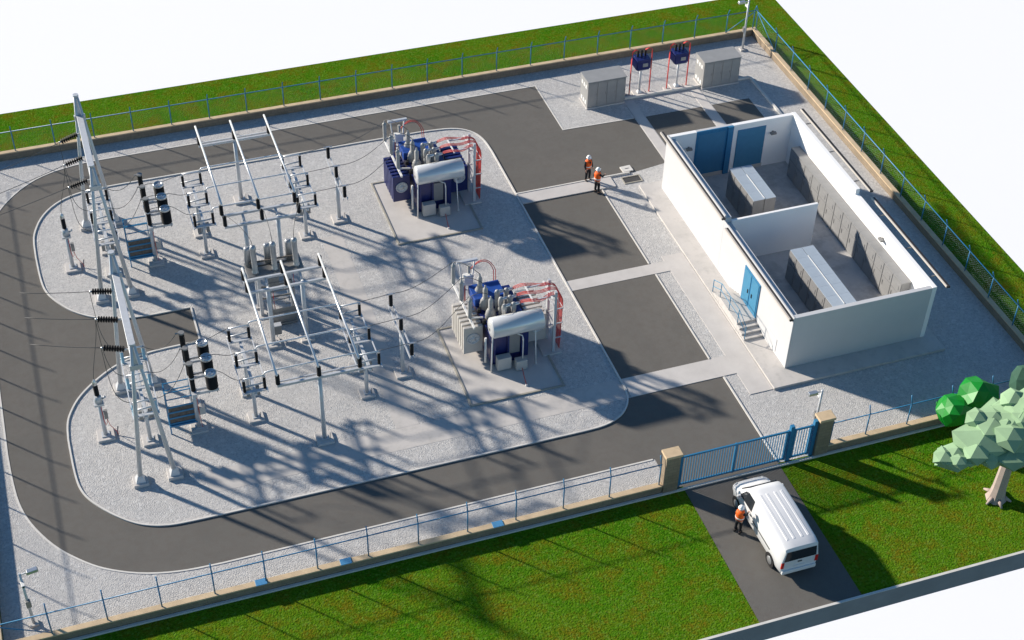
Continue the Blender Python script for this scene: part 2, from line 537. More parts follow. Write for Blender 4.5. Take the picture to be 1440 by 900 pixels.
# island
iN = chaikin([(-16.37, 6.2), (-19.4, 6.2), (-21.2, 6.72), (-22.42, 7.6), (-23.22, 8.75), (-23.72, 9.8), (-23.88, 11.0), (-23.92, 13.0)], 2) + \
     chaikin([(-23.9, 14.2), (-23.82, 15.2), (-23.24, 16.74), (-22.23, 17.86), (-20.93, 18.42), (-19.25, 18.55), (-17.5, 18.55)], 2) + \
     chaikin([(-1.0, 18.55), (.62, 18.54), (2.43, 18.34), (3.38, 17.63), (3.8, 16.6), (3.87, 15.2)], 2)
iE = [(3.87, 10.65), (3.87, -6.9)]
iS = chaikin([(3.86, -6.9), (3.74, -7.6), (3.35, -8.25), (2.75, -8.74), (1.84, -9.05), (.6, -9.08)], 2) + \
     chaikin([(-17.5, -9.02), (-19.0, -9.0), (-19.95, -8.95), (-20.74, -8.74), (-21.51, -8.34), (-22.39, -7.53), (-23.3, -6.35), (-23.7, -5.4), (-23.82, -4.2), (-23.84, -2.5)], 2) + \
     chaikin([(-23.84, -1.9), (-23.78, -.95), (-23.6, -.2), (-23.02, .93), (-22.0, 1.98), (-20.79, 2.85), (-19.3, 3.24), (-18.0, 3.32), (-16.37, 3.34)], 2)
isl = iN + iE + iS
struct(MB().sheet(isl, 0.012).build('gravel_island', M['gravel']))
mb = MB()
ribbon(mb, isl + [isl[0]], 0.085, 0.0, 0.075)
struct(mb.build('island_kerb', M['kerb']))
mb = MB()
ribbon(mb, [(3.3, -11.92)] + SWo + NWo + [(8.92, 21.47), (8.92, 16.2), (13.7, 16.1)], 0.085, 0.0, 0.025)
ribbon(mb, [(9.12, -13.9), (9.12, -7.6)], 0.085, 0.0, 0.06)
ribbon(mb, [(3.9, 10.62), (11.2, 10.66)], 0.09, 0.0, 0.10)
ribbon(mb, [(8.97, 9.5), (8.97, 2.2)], 0.07, 0.0, 0.06)
ribbon(mb, [(8.97, 1.2), (8.97, -6.1)], 0.07, 0.0, 0.06)
struct(mb.build('road_kerb', M['kerb']))
# parking bays
mb = MB()
mb.sheet([(3.94, 2.15), (8.92, 2.15), (8.92, 9.58), (3.94, 9.58)], 0.016)
mb.sheet([(3.94, -6.12), (8.92, -6.12), (8.92, 1.27), (3.94, 1.27)], 0.016)
mb.sheet([(14.5, 12.0), (18.4, 12.0), (18.4, 16.03), (14.5, 16.03)], 0.008)
mb.sheet([(19.15, 12.0), (21.8, 12.0), (21.8, 16.03), (19.15, 16.03)], 0.008)
struct(mb.build('parking_bay', M['asphalt']))
# concrete walks between the bays
mb = MB()
mb.box(3.94, 9.9, 9.585, 10.56, 0.0, 0.075)
mb.box(3.94, 9.9, 1.275, 2.145, 0.0, 0.03)
mb.box(3.94, 9.9, -7.53, -6.125, 0.0, 0.03)
mb.box(13.8, 14.45, 10.9, 18.0, 0.0, 0.03)
mb.box(18.45, 19.1, 10.9, 18.0, 0.0, 0.03)
mb.box(9.9, 11.2, -9.2, 2.6, 0.0, 0.03)
struct(mb.build('concrete_path', M['concrete']))
mb = MB()
mb.sheet([(-17.8, -7.55), (3.78, -7.55), (3.78, -6.08), (-17.8, -6.08)], 0.018)
mb.sheet([(-8.2, -6.07), (-7.0, -6.07), (-7.0, 10.0), (-8.2, 10.0)], 0.018)
struct(mb.build('trench_cover', M['slab']))
struct(MB().box(11.22, 21.35, -9.28, 9.2, 0.0, 0.15).build('building_apron', M['slab'], bevel=0.01))
mb = MB()
ribbon(mb, [(13.95, 18.3), (22.9, 18.22), (22.93, 9.0)], 0.14, 0.0, 0.16)
struct(mb.build('yard_kerb', M['kerb']))
struct(MB().box(-27.9, 25.5, -14.26, -14.14, -0.02, 0.08).build('wall_footing_strip', M['kerb']))

# ------------------------------------------------------------------ boundary walls, pillars, fences, gates
def wall(x0, x1, y0, y1, label, h=0.46):
    t = thing('boundary_wall', label, 'wall', ((x0 + x1) / 2, (y0 + y1) / 2, 0), group='low boundary walls')
    cx, cy = t.location.x, t.location.y
    MB().box(x0 - cx + .03, x1 - cx - .03, y0 - cy + .03, y1 - cy - .03, -0.03, h).build('brickwork', M['brick'], t)
    MB().box(x0 - cx, x1 - cx, y0 - cy, y1 - cy, h, h + .08).build('coping', M['coping'], t, bevel=0.015)
    return t
wall(-27.9, 2.85, -14.14, -13.83, 'long low block wall with sand coping along the front, left of the blue gate')
wall(11.72, 25.34, -14.14, -13.83, 'short low block wall with sand coping at the front, right of the blue gate')
wall(25.35, 25.66, -14.14, 23.32, 'low sunlit sand coloured wall along the right side behind the building')
wall(-27.9, 25.34, 23.02, 23.32, 'long low brown wall with sand coping along the back lawn')
wall(-28.2, -27.9, -14.14, 23.32, 'low wall closing the left side, its coping just in the bottom left corner')

def pillar(x0, x1, label):
    t = thing('gate_pillar', label, 'pillar', ((x0 + x1) / 2, -13.95, 0), group='brick gate pillars')
    w = (x1 - x0) / 2
    MB().box(-w, w, -.24, .24, -0.03, 2.45).build('shaft', M['brick'], t)
    MB().box(-w - .07, w + .07, -.31, .31, 2.45, 2.6).build('cap', M['coping'], t, bevel=0.02)
pillar(2.86, 3.6, 'brick gate pillar with sand cap left of the blue sliding gate')
pillar(10.98, 11.7, 'brick gate pillar with sand cap at the right end of the blue gate, beside the lamp')

def fence(p0, p1, ts, inward, label, braces=(), low=None):
    p0, p1 = Vector((*p0, 0.54)), Vector((*p1, 0.54))
    t = thing('mesh_fence', label, 'fence', p0, group='blue post and rail fences on the boundary walls')
    d = (p1 - p0)
    L = d.length
    d.normalize()
    inn = Vector((*inward, 0))
    for s in ts:
        p = d * s
        MB().cyl(p, p + Vector((0, 0, 1.44)), .034, n=8).cyl(p + Vector((0, 0, 1.42)), p + Vector((0, 0, 1.86)) + inn * .17, .03, n=8).build('post', M['blue_paint'], t)
    MB().cyl(Vector((0, 0, 1.39)), d * L + Vector((0, 0, 1.39)), .03, n=8).build('rail', M['blue_paint'], t)
    vs = [Vector((0, 0, .03)), d * L + Vector((0, 0, .03)), d * L + Vector((0, 0, 1.31)), Vector((0, 0, 1.31))]
    MB().add(vs, [(0, 1, 2, 3)]).build('wire_mesh', M['mesh_wire'], t)
    for a, b in braces:
        MB().cyl(d * a + Vector((0, 0, 1.3)), d * b + Vector((0, 0, .05)), .026, n=8).build('brace', M['blue_paint'], t)
    return t
fence((-28.0, -13.98), (2.75, -13.98), [0.05, 2.18, 4.56, 6.92, 9.27, 11.57] + [11.57 + 2.372 * i for i in range(1, 6)] + [25.79, 28.13, 30.7], (0, 1), 'blue post and rail fence on the front wall left of the gate', braces=((0.05, 2.18),))
fence((11.82, -13.98), (25.5, -13.98), [0.05, 2.06, 4.4, 6.72, 9.05, 11.35, 13.6], (0, 1), 'blue post and rail fence on the front wall right of the gate')
fence((25.52, -13.98), (25.52, 23.17), [0.06 + 2.42 * i for i in range(15)] + [36.9], (-1, 0), 'blue post and rail fence on the right side wall behind the building', braces=((36.9, 34.0),))
fence((-27.9, 23.17), (25.5, 23.17), [1.5 + 2.37 * i for i in range(22)] + [53.3], (0, -1), 'blue post and rail fence on the back wall before the far lawn', braces=((53.3, 51.3),))
fence((-28.05, -13.98), (-28.05, 23.17), [0.06 + 2.37 * i for i in range(16)], (1, 0), 'blue post and rail fence on the left side wall, cut by the left picture edge')

def gate(x0, x1, label, name, mids):
    t = thing(name, label, 'gate', (x0, -13.95, 0))
    W = x1 - x0
    mb = MB()
    mb.box(0, W, -.035, .035, .12, .22).box(0, W, -.035, .035, 2.02, 2.12)
    mb.build('rails', M['blue_paint'], t)
    for x in mids:
        MB().box(x - .045, x + .045, -.05, .05, .1, 2.14).build('stile', M['blue_paint'], t)
    mb = MB()
    n = int(W / 0.135)
    for i in range(1, n):
        x = W * i / n
        mb.box(x - .016, x + .016, -.016, .016, .22, 2.02)
    o = mb.build('bars', M['blue_paint'], t)
    return t
g1 = gate(3.72, 9.45, 'long blue barred sliding gate across the driveway between two pillars', 'sliding_gate', (0.05, 2.9, 5.68))
MB().box(-.11, .0, -.07, .07, 0, 2.3).build('guide_post', M['blue_paint'], g1)
g2 = gate(9.72, 10.72, 'narrow blue barred side gate between thick blue posts right of the sliding gate', 'side_gate', (0.04, .96))
MB().box(-.24, -.04, -.1, .1, 0, 2.42).build('gate_post', M['blue_paint'], g2, bevel=.01)
MB().box(1.04, 1.24, -.1, .1, 0, 2.42).build('gate_post', M['blue_paint'], g2, bevel=.01)
for i, (x, lab) in enumerate(((-16.66, 'blue plate on the front wall coping, leftmost of the three'), (-12.76, 'blue plate on the front wall coping, middle of the three'), (-5.47, 'blue plate on the front wall coping, the one nearest the gate'))):
    tag(MB().box(-.26, .26, -.19, .17, .542, .58).build('wall_plate', M['sign_blue'], loc=(x, -13.985, 0), bevel=.01), lab, 'plate', 'blue plates on the wall coping')

# ------------------------------------------------------------------ yard lamps
def lamp(x, y, rz, h, label):
    t = thing('yard_lamp', label, 'lamp post', (x, y, 0), rz, 'yard lamps with cameras')
    MB().box(-.18, .18, -.18, .18, 0, .12).build('footing', M['concrete'], t)
    MB().cyl((0, 0, .1), (0, 0, h), .075, .055, n=12).build('pole', M['galv'], t)
    a = MB().bar((0, 0, h - .12), (.32, 0, h - .08), .05).build('arm', M['galv'], t)
    MB().frus(.52, 0, h - .16, h - .02, .26, .13, .22, .10).build('floodlight', M['silver'], t, bevel=.01)
    c = MB().box(-.07, .07, -.34, -.05, h - .62, h - .48).build('camera_housing', M['white_steel'], t, bevel=.01)
    MB().cyl((0, -.36, h - .55), (0, -.33, h - .55), .05, n=10).build('lens', M['glass'], c)
    MB().box(-.11, .11, -.18, .0, 1.35, 1.75).build('junction_box', M['galv_dark'], t, bevel=.01)
lamp(-26.55, -12.8, 0.15, 3.5, 'grey yard lamp with camera in the bottom left gravel corner')
lamp(23.95, 21.6, math.pi, 3.85, 'white yard lamp with camera in the far right corner of the yard')
lamp(11.55, -12.95, math.pi, 3.35, 'yard lamp with camera rising behind the right gate pillar')

# ------------------------------------------------------------------ switchyard bays
DY = 13.66          # the rear bay is the front bay shifted back by this much
def foot(t, x, y, w=.42, h=.16):
    MB().box(x - w, x + w, y - w, y + w, 0, h).build('footing', M['concrete'], t, bevel=.015)
    MB().box(x - .17, x + .17, y - .17, y + .17, h, h + .04).build('base_plate', M['galv'], t)
def insulator(t, x, y, z, h, r=.075, m='insul', n=7, name='insulator'):
    return MB().lathe([(.05, -.03), (.05, 0)] + sheds(h, r, r * .72, n) + [(.045, h), (.045, h + .04)], (x, y, z), n=10).build(name, M[m], t)

# --- gantry
def gantry():
    t = thing('line_gantry', 'x', 'gantry', (-20.03, 0.9, 0), group='line gantries')
    zc, zp, L = 7.45, 8.85, -6.72
    for yy in (0, L):
        for sx in (-1, 1):
            bx = sx * .82
            MB().box(bx - .36, bx + .36, yy - .36, yy + .36, 0, .2).build('footing', M['concrete'], t, bevel=.02)
            mb = MB().frus(bx, yy, .2, .55, .24, .24, .1, .1)
            mb.cyl((bx, yy, .3), (sx * .05, yy, zp), .125, .075, n=14)
            mb.build('leg', M['galv'], t)
        MB().box(-.3, .3, yy - .09, yy + .09, zc - .14, zc + .14).build('cross_plate', M['galv'], t, bevel=.01)
        MB().add([(-.13, yy - .03, zc), (.13, yy - .03, zc), (.05, yy - .03, zp - .1), (-.05, yy - .03, zp - .1),
                  (-.13, yy + .03, zc), (.13, yy + .03, zc), (.05, yy + .03, zp - .1), (-.05, yy + .03, zp - .1)],
                 [(0, 1, 2, 3), (7, 6, 5, 4), (0, 3, 7, 4), (1, 5, 6, 2), (3, 2, 6, 7), (0, 4, 5, 1)]).build('gusset', M['galv'], t)
        MB().cyl((0, yy, zp - .05), (0, yy, zp + .06), .15, n=14).build('peak_cap', M['galv'], t)
    MB().box(-.17, .17, L + .1, -.1, zc - .17, zc + .17).build('beam', M['galv'], t, bevel=.015)
    return t
g = gantry()
g['label'] = 'tall grey A frame gantry of the front bay, nearest the bottom left lamp'
copy_tree(g, (-20.03, 15.0 , 0), 'tall grey A frame gantry of the rear bay, nearest the back wall')

# --- strain strings, overhead lines, droppers
BAY = {'front': 0.0, 'rear': DY}
PH = ('rear', 'middle', 'front')
def wire(name, pts, label, cat, group, r=.016):
    return tag(MB().tube(pts, r, 6).build(name, M['wire']), label, cat, group)
STR = {'front': [(-.17, .42), (-2.33, .5), (-4.45, .55)], 'rear': [(13.6, -.47), (11.33, -.38), (9.21, -.3)]}
for bay in ('front', 'rear'):
    for k, (y, dy) in enumerate(STR[bay]):
        p0 = Vector((-20.22, y, 7.36))
        p1 = Vector((-21.38, y + dy, 7.28))
        t = thing('strain_insulator', f'black ribbed insulator string, the {PH[k]} one of three on the {bay} gantry beam', 'insulator', p0, group='insulator strings on the gantries')
        d = (p1 - p0)
        L = d.length
        MB().cyl((0, 0, 0), d * .14, .03, n=8).build('shackle', M['galv'], t)
        MB().lathe(sheds(L * .78, .155, .04, 8, .22, .42), d * .13, d, n=12).build('disc_string', M['insul'], t)
        MB().cyl(d * .91, d * 1.0, .05, n=8).build('clamp', M['silver'], t)
        e = p1 + (p1 - p0) * (3.4 if bay == 'front' else 5.2) / L
        wire('overhead_line', sag(p1, e, .05, 6), f'dark line wire running left from the {PH[k]} string of the {bay} gantry', 'wire', 'line wires at the gantries')
        yc = -2.2 + (0 if bay == 'front' else DY)
        tgt = Vector((-20.6, yc + (1 - k) * 1.92, 3.72))
        pts = bez(p1, p1 + Vector((.05, 0, -1.8)), tgt + Vector((-.8, 0, .3)), tgt, 16)
        wire('dropper_wire', pts, f'sagging wire from the {PH[k]} string of the {bay} gantry to the switch below', 'wire', 'droppers under the gantries')
        if k == 1:
            q = Vector((-22.03, yc, 3.92))
            wire('dropper_wire', bez(p1, p1 + Vector((0, 0, -1)), q + Vector((.1, 0, 1)), q), f'short wire from the {bay} gantry down to the lone black bushing', 'wire', 'droppers under the gantries')

# --- voltage transformer post
def vt():
    t = thing('voltage_transformer', 'x', 'voltage transformer', (-22.03, -2.2, 0), group='voltage transformers on posts')
    MB().box(-.42, .42, -.42, .42, 0, .14).build('footing', M['concrete'], t, bevel=.02)
    MB().cyl((0, 0, .12), (0, 0, 2.3), .11, .10, n=14).box(-.2, .2, -.2, .2, .12, .18).build('post', M['galv'], t)
    MB().box(-.23, .23, -.23, .23, 2.28, 2.4).cyl((0, 0, 2.4), (0, 0, 2.82), .2, .17, n=14).build('tank', M['galv'], t)
    MB().cyl((.2, 0, 2.55), (.36, 0, 2.66), .06, n=10).build('valve', M['galv'], t)
    insulator(t, 0, 0, 2.85, .66, .125, n=9)
    MB().lathe([(.08, 0), (.12, .04), (.11, .22), (.05, .3), (.025, .36)], (0, 0, 3.53), n=12).build('head', M['silver'], t)
    MB().box(.12, .3, -.1, .1, 1.25, 1.75).build('terminal_box', M['galv_dark'], t, bevel=.01)
    MB().tube([(.06, -.11, 2.3), (.07, -.12, 1.2), (.12, -.12, .9), (.2, -.1, 1.0), (.22, -.05, 1.25)], .016).build('red_lead', M['red'], t)
    MB().tube([(.22, -.05, 1.25), (.3, -.1, .8), (.55, -.15, .35), (.6, -.1, .05)], .014).build('red_lead', M['red'], t)
    MB().bar((.55, -.1, .05), (.65, .1, .42), .05).build('earth_stake', M['galv_dark'], t)
    return t
v = vt()
v['label'] = 'lone black bushing on a grey post left of the front gantry'
copy_tree(v, (-22.03, -2.2 + DY, 0), 'lone black bushing on a grey post left of the rear gantry')

# --- three-phase disconnectors
def disconnector(m, halfw, loc, label, drive_both=True):
    t = thing('disconnector', label, 'disconnector', loc, group='three phase disconnectors')
    zt = 2.78
    for y in (-.98, 1.0):
        foot(t, 0, y, .38, .13)
        MB().cyl((0, y, .15), (0, y, zt - .12), .1, n=14).build('post', M['galv'], t)
        MB().tube([(.2, y - .15, .02), (.24, y - .12, .45)], .018).build('earth_lead', M['galv_dark'], t)
    MB().box(-.07, .07, -2.1, 2.1, zt - .16, zt - .02).build('beam', M['galv'], t)
    for sx in (-1, 1):
        MB().bar((sx * (halfw + .1), -2.15, zt + .02), (sx * (halfw + .1), 2.15, zt + .02), .05, .07).build('rail', M['alu'], t)
    for k in (-1, 0, 1):
        y = k * 1.92
        MB().box(-halfw - .13, halfw + .13, y - .13, y + .05, zt - .02, zt + .05).build('phase_frame', M['galv'], t)
        for sx in (-1, 1):
            insulator(t, sx * halfw, y, zt + .06, .72, .085, m, 8)
            MB().box(sx * halfw - .06, sx * halfw + .06, y - .06, y + .06, zt + .8, zt + .88).build('terminal', M['silver'], t)
        MB().cyl((-halfw, y, zt + .9), (halfw, y, zt + .9), .04, n=8).build('blade', M['alu'], t)
        MB().cyl((-halfw - .1, y + .28, zt + .1), (halfw + .1, y + .22, zt + .22), .045, n=8).build('drive_rod', M['galv'], t)
    for sx in ((-1, 1) if drive_both else (1,)):
        MB().box(sx * .24 - .09, sx * .24 + .09, -1.1, -.88, 1.65, 2.2).build('drive_box', M['galv_dark'], t, bevel=.01)
    return t
d1 = disconnector('insul_blue', .52, (-19.98, -2.2, 0), 'disconnector with pale blue insulators under the front gantry')
disconnector('insul', .52, (-19.98, -2.2 + DY, 0), 'disconnector with black insulators under the rear gantry')
d2 = disconnector('insul', .5, (-14.7, -2.2, 0), 'six pole black disconnector of the front bay, left of the bus bars')
copy_tree(d2, (-14.7, -2.2 + DY, 0), 'six pole black disconnector of the rear bay, left of the bus bars')
d3 = copy_tree(d2, (-8.95, -2.2, 0), 'six pole black disconnector of the front bay, right of the bus bars')
copy_tree(d2, (-8.95, -2.2 + DY, 0), 'six pole black disconnector of the rear bay, right of the bus bars')

# --- circuit breaker with current transformers
def breaker():
    t = thing('circuit_breaker', 'x', 'circuit breaker', (-17.55, -2.2, 0), group='tall black circuit breakers')
    for y in (-.85, .85):
        MB().box(-.4, .4, y - .4, y + .4, 0, .14).build('footing', M['concrete'], t, bevel=.02)
        MB().cyl((0, y, .12), (0, y, 2.7), .12, .11, n=14).box(-.19, .19, y - .19, y + .19, .14, .2).build('post', M['galv'], t)
        MB().tube([(.1, y - .1, 2.6), (.12, y - .12, 1.2), (.16, y - .13, .2)], .016).build('red_lead', M['red'], t)
    MB().box(-.12, .12, -1.45, 1.45, 2.68, 2.9).build('crossbeam', M['galv'], t)
    MB().box(.14, .42, -1.0, -.7, 1.05, 1.5).build('control_box', M['lightgrey'], t, bevel=.01)
    for k in (-1, 0, 1):
        y = k * 1.15
        MB().lathe(sheds(.82, .125, .10, 9), (0, y, 2.92), n=12).build('support_insulator', M['insul'], t)
        MB().cyl((0, y, 3.74), (0, y, 3.82), .135, n=14).build('flange', M['silver'], t)
        MB().lathe(sheds(.85, .14, .12, 8), (0, y, 3.82), n=12).build('interrupter', M['insul'], t)
        MB().cyl((0, y, 4.67), (0, y, 4.75), .155, n=14).bar((-.3, y, 4.72), (0, y, 4.72), .08, .04).build('top_cap', M['galv_dark'], t)
        MB().bar((.12, y - .14, 2.8), (1.2, y - .14, 2.8), .06, .14).build('arm', M['galv'], t)
        MB().bar((.12, y + .14, 2.8), (1.2, y + .14, 2.8), .06, .14).build('arm', M['galv'], t)
        ct = MB().lathe([(.24, 0)] + sheds(.82, .29, .25, 10) + [(.26, .85)], (.92, y, 2.9), n=18).build('current_transformer', M['insul'], t)
        MB().lathe([(.28, 0), (.3, .03), (.29, .13), (.22, .17), (.2, .12), (.05, .12)], (.92, y, 3.75), n=18).build('cap', M['silver'], ct)
        for sx in (-.2, .2):
            MB().cyl((.92 + sx, y - .1, 2.62), (.92 + sx, y - .1, 2.9), .03, n=6).build('stub', M['galv_dark'], ct)
    return t
b = breaker()
b['label'] = 'tall black circuit breaker with fat current transformers, front bay'
copy_tree(b, (-17.55, -2.2 + DY, 0), 'tall black circuit breaker with fat current transformers, rear bay')

# --- operating platforms
def platform(frame_m, panel_m, w, dpt, z0, z1, zt, loc, label, nm='operating_platform'):
    t = thing(nm, label, 'platform', loc, group='operating platforms')
    for sx in (-1, 1):
        for sy in (0, 1):
            MB().box(sx * w / 2 - .03, sx * w / 2 + .03, sy * dpt - .03, sy * dpt + .03, 0, zt).build('upright', frame_m, t)
    MB().box(-w / 2, w / 2, 0, dpt, z0 - .06, z0).build('floor', panel_m, t)
    MB().box(-w / 2 + .04, w / 2 - .04, -.02, .02, z0 + .02, z1 - .03).build('front_panel', panel_m, t)
    mb = MB()
    for i in range(4):
        z = z0 + (z1 - z0) * i / 3
        mb.box(-w / 2, w / 2, -.045, -.022, z - .05, z + .05)
    mb.build('panel_slat', frame_m, t)
    MB().box(-w / 2 - .04, w / 2 + .04, -.12, dpt + .05, z0 - .16, z0 - .062).build('toe_frame', frame_m, t)
    for z in (zt - .03, (z1 + zt) / 2):
        mb = MB()
        for y in (0, dpt):
            mb.bar((-w / 2, y, z), (w / 2, y, z), .045)
        for sx in (-1, 1):
            mb.bar((sx * w / 2, dpt, z), (sx * w / 2, 0, z), .045)
        mb.build('rail', frame_m, t)
    for sx in (-1, 1):
        MB().box(sx * w / 2 - .015, sx * w / 2 + .015, .05, dpt - .05, z0, z1 - .4).build('side_panel', panel_m, t)
    return t
pf = platform(M['blue_paint'], M['grating'], 1.3, .7, .72, 1.85, 2.85, (-18.27, -3.05, 0), 'blue framed service platform beside the front circuit breaker')
copy_tree(pf, (-18.27, -3.05 + DY, 0), 'blue framed service platform beside the rear circuit breaker')
platform(M['galv_dark'], M['galv_dark'], 1.25, .7, .28, 1.15, 2.45, (-11.75, 3.35, 0), 'dark grey service platform under the silver coupler breaker')

# --- bus-bar supports
def tsupport():
    t = thing('bus_support', 'x', 'bus support', (-11.77, -5.69, 0), group='single post bus supports')
    foot(t, 0, 0, .42, .14)
    MB().cyl((0, 0, .15), (0, 0, 4.23), .115, .10, n=14).build('post', M['galv'], t)
    MB().box(-2.05, 2.05, -.06, .06, 4.23, 4.37).build('crossarm', M['galv'], t)
    MB().box(-2.05, 2.05, .22, .28, 4.28, 4.35).build('crossarm', M['galv'], t)
    for x in (-2, 0, 2):
        insulator(t, x, 0, 4.40, .60, .115, n=7)
    MB().tube([(.25, -.1, 0), (.28, -.1, .5)], .018).build('earth_lead', M['galv_dark'], t)
    return t
ts = tsupport()
ts['label'] = 'single post support with three black insulators at the near end of the bus bars'
copy_tree(ts, (-11.85, 14.92, 0), 'single post support with three black insulators at the far end of the bus bars')
def portal():
    t = thing('bus_portal', 'x', 'bus portal', (-11.8, 1.92, 0), group='two post bus portals')
    for x in (-.9, .9):
        foot(t, x, 0, .36, .14)
        mb = MB().cyl((x, 0, .15), (x, 0, 3.9), .115, n=14)
        mb.build('post', M['galv'], t)
        MB().tube(bez((x, 0, 3.85), (x, 0, 4.15), (x, .3, 4.1), (x, .5, 4.2), 8), .075, 10).tube(bez((x, 0, 3.85), (x, 0, 4.15), (x, -.3, 4.1), (x, -.5, 4.2), 8), .075, 10).build('fork', M['galv'], t)
    for y in (-.5, .5):
        MB().box(-2.05, 2.05, y - .06, y + .06, 4.2, 4.33).build('crossarm', M['galv'], t)
        for x in (-2, 0, 2):
            insulator(t, x, y, 4.36, .64, .115, n=7)
    for x in (-2.02, 2.02):
        MB().bar((x, -.5, 4.26), (x, .5, 4.26), .06).build('end_tie', M['galv'], t)
    return t
pt = portal()
pt['label'] = 'two post portal holding the bus bars in front of the coupler breaker'
copy_tree(pt, (-11.85, 7.62, 0), 'two post portal holding the bus bars behind the coupler breaker')
for bay, y0, y1 in (('front', -5.8, 2.5), ('rear', 8.05, 15.8)):
    for k, x in enumerate((-13.8, -11.8, -9.83)):
        tag(MB().cyl((0, 0, 0), (-.06 if bay == 'rear' else 0, y1 - y0, 0), .058, n=12).build('bus_tube', M['alu'], loc=(x, y0, 5.08)),
            f'{("left", "middle", "right")[k]} one of three long white bus tubes in the {bay} bay', 'bus bar', 'tubular bus bars')
for bay in BAY:
    for k in (0, 1, 2):
        y = -2.2 + (1 - k) * 1.92 + BAY[bay]
        tag(MB().tube([(-14.2, y, 3.72), (-14.1, y, 3.86), (-13.8, y, 3.88), (-9.8, y, 3.88), (-9.55, y, 3.86), (-9.45, y, 3.72)], .045, 8).build('link_tube', M['alu']),
            f'{PH[k]} pale tube passing under the bus bars between the {bay} bay disconnectors', 'bus bar', 'cross tubes under the bus bars')
        wire('jumper_wire', sag((-19.45, y, 3.68), (-17.8, -2.2 + (1 - k) * 1.15 + BAY[bay], 4.72), .55), f'{PH[k]} sagging wire from gantry switch to breaker in the {bay} bay', 'wire', 'jumper wires at the breakers')
        wire('jumper_wire', bez((-17.55, -2.2 + (1 - k) * 1.15 + BAY[bay], 3.86), (-17.3, -2.2 + (1 - k) * 1.15 + BAY[bay], 4.05), (-17.0, -2.2 + (1 - k) * 1.15 + BAY[bay], 4.0), (-16.65, -2.2 + (1 - k) * 1.15 + BAY[bay], 3.9), 8), f'{PH[k]} short wire from breaker to its current transformer in the {bay} bay', 'wire', 'jumper wires at the breakers')
        wire('jumper_wire', bez((-16.6, -2.2 + (1 - k) * 1.15 + BAY[bay], 3.9), (-16.0, -2.2 + (1 - k) * 1.15 + BAY[bay], 4.1), (-15.8, y, 3.5), (-15.2, y, 3.72), 12), f'{PH[k]} wire from current transformer to the left disconnector in the {bay} bay', 'wire', 'jumper wires at the breakers')

# --- post insulator stand before each transformer
def post_stand():
    t = thing('insulator_stand', 'x', 'insulator stand', (-6.78, -2.25, 0), group='post insulator stands')
    foot(t, 0, 0, .42, .14)
    MB().cyl((0, 0, .15), (0, 0, 2.9), .11, n=14).build('post', M['galv'], t)
    for sx in (-.12, .12):
        MB().bar((sx, -2.1, 2.98), (sx, 2.1, 2.98), .06, .1).build('beam', M['galv'], t)
    for k in (-1, 0, 1):
        insulator(t, 0, k * 1.95, 3.05, .72, .11, n=8)
        MB().bar((-.25, k * 1.95, 3.83), (.25, k * 1.95, 3.83), .08, .05).build('clamp', M['silver'], t)
    MB().tube([(.25, -.1, 0), (.3, -.1, .5)], .018).build('earth_lead', M['galv_dark'], t)
    return t
ps = post_stand()
ps['label'] = 'single post stand with three black insulators before the front transformer'
copy_tree(ps, (-6.78, -2.25 + DY, 0), 'single post stand with three black insulators before the rear transformer')
for bay in BAY:
    for k in (0, 1, 2):
        y = -2.2 + (1 - k) * 1.92 + BAY[bay]
        yp = -2.25 + (1 - k) * 1.95 + BAY[bay]
        wire('feeder_wire', sag((-8.45, y, 3.72), (-6.9, yp, 3.86), .02, 6), f'{PH[k]} wire from the right disconnector to the insulator stand in the {bay} bay', 'wire', 'feeder wires')
        ya = (.9, -.5, -2.0)[k] + BAY[bay] + .1
        wire('feeder_wire', bez((-6.65, yp, 3.86), (-5.6, yp, 3.7), (-4.2, ya, 2.9 if k else 3.3), (-3.05, ya, 4.02), 18), f'{PH[k]} drooping feeder wire from insulator stand to the {bay} transformer', 'wire', 'feeder wires')

# --- coupler breaker between the two bus sections
t = thing('coupler_breaker', 'silver coupler breaker with upright cylinders on a steel frame between the bus portals', 'circuit breaker', (-11.85, 4.75, 0))
for x in (-.95, .75):
    for y in (-.4, .45):
        MB().box(x - .09, x + .09, y - .09, y + .09, 0, 2.85).build('leg', M['galv'], t)
        MB().box(x - .25, x + .25, y - .25, y + .25, 0, .1).build('footing', M['concrete'], t)
for z in (1.2, 2.0):
    MB().bar((-.95, -.4, z), (.75, -.4, z), .06, .09).build('brace', M['galv_dark'], t)
MB().box(-1.5, 1.5, -.6, .65, 2.85, 3.0).build('deck', M['galv_dark'], t, bevel=.01)
for x in (-1.05, 0.0, 1.15):
    MB().lathe([(.19, 0), (.19, .1), (.15, .14), (.15, 1.55), (.175, 1.6), (.175, 1.68), (.13, 1.8), (.04, 1.85)], (x, -.3, 3.0), n=16).build('interrupter_column', M['column'], t)
    MB().lathe([(.19, 0), (.19, 1.1), (.16, 1.2), (.08, 1.26)], (x - .22, .4, 3.0), n=16).build('current_transformer', M['column'], t)
for y, z in ((-.05, 3.5), (-.05, 3.2), (.15, 3.35)):
    MB().bar((-1.3, y, z), (1.3, y, z), .06, .06).build('linkage', M['grating'], t)
MB().box(-.45, .1, -.7, -.4, 1.95, 2.75).build('control_box', M['galv_dark'], t, bevel=.01)
MB().tube([(-.3, -.72, 2.0), (-.3, -.72, 1.2), (-.25, -.7, .1)], .016).build('red_lead', M['red'], t)
MB().tube([(.9, -.5, 2.8), (.92, -.5, 1.8)], .016).build('red_lead', M['red'], t)
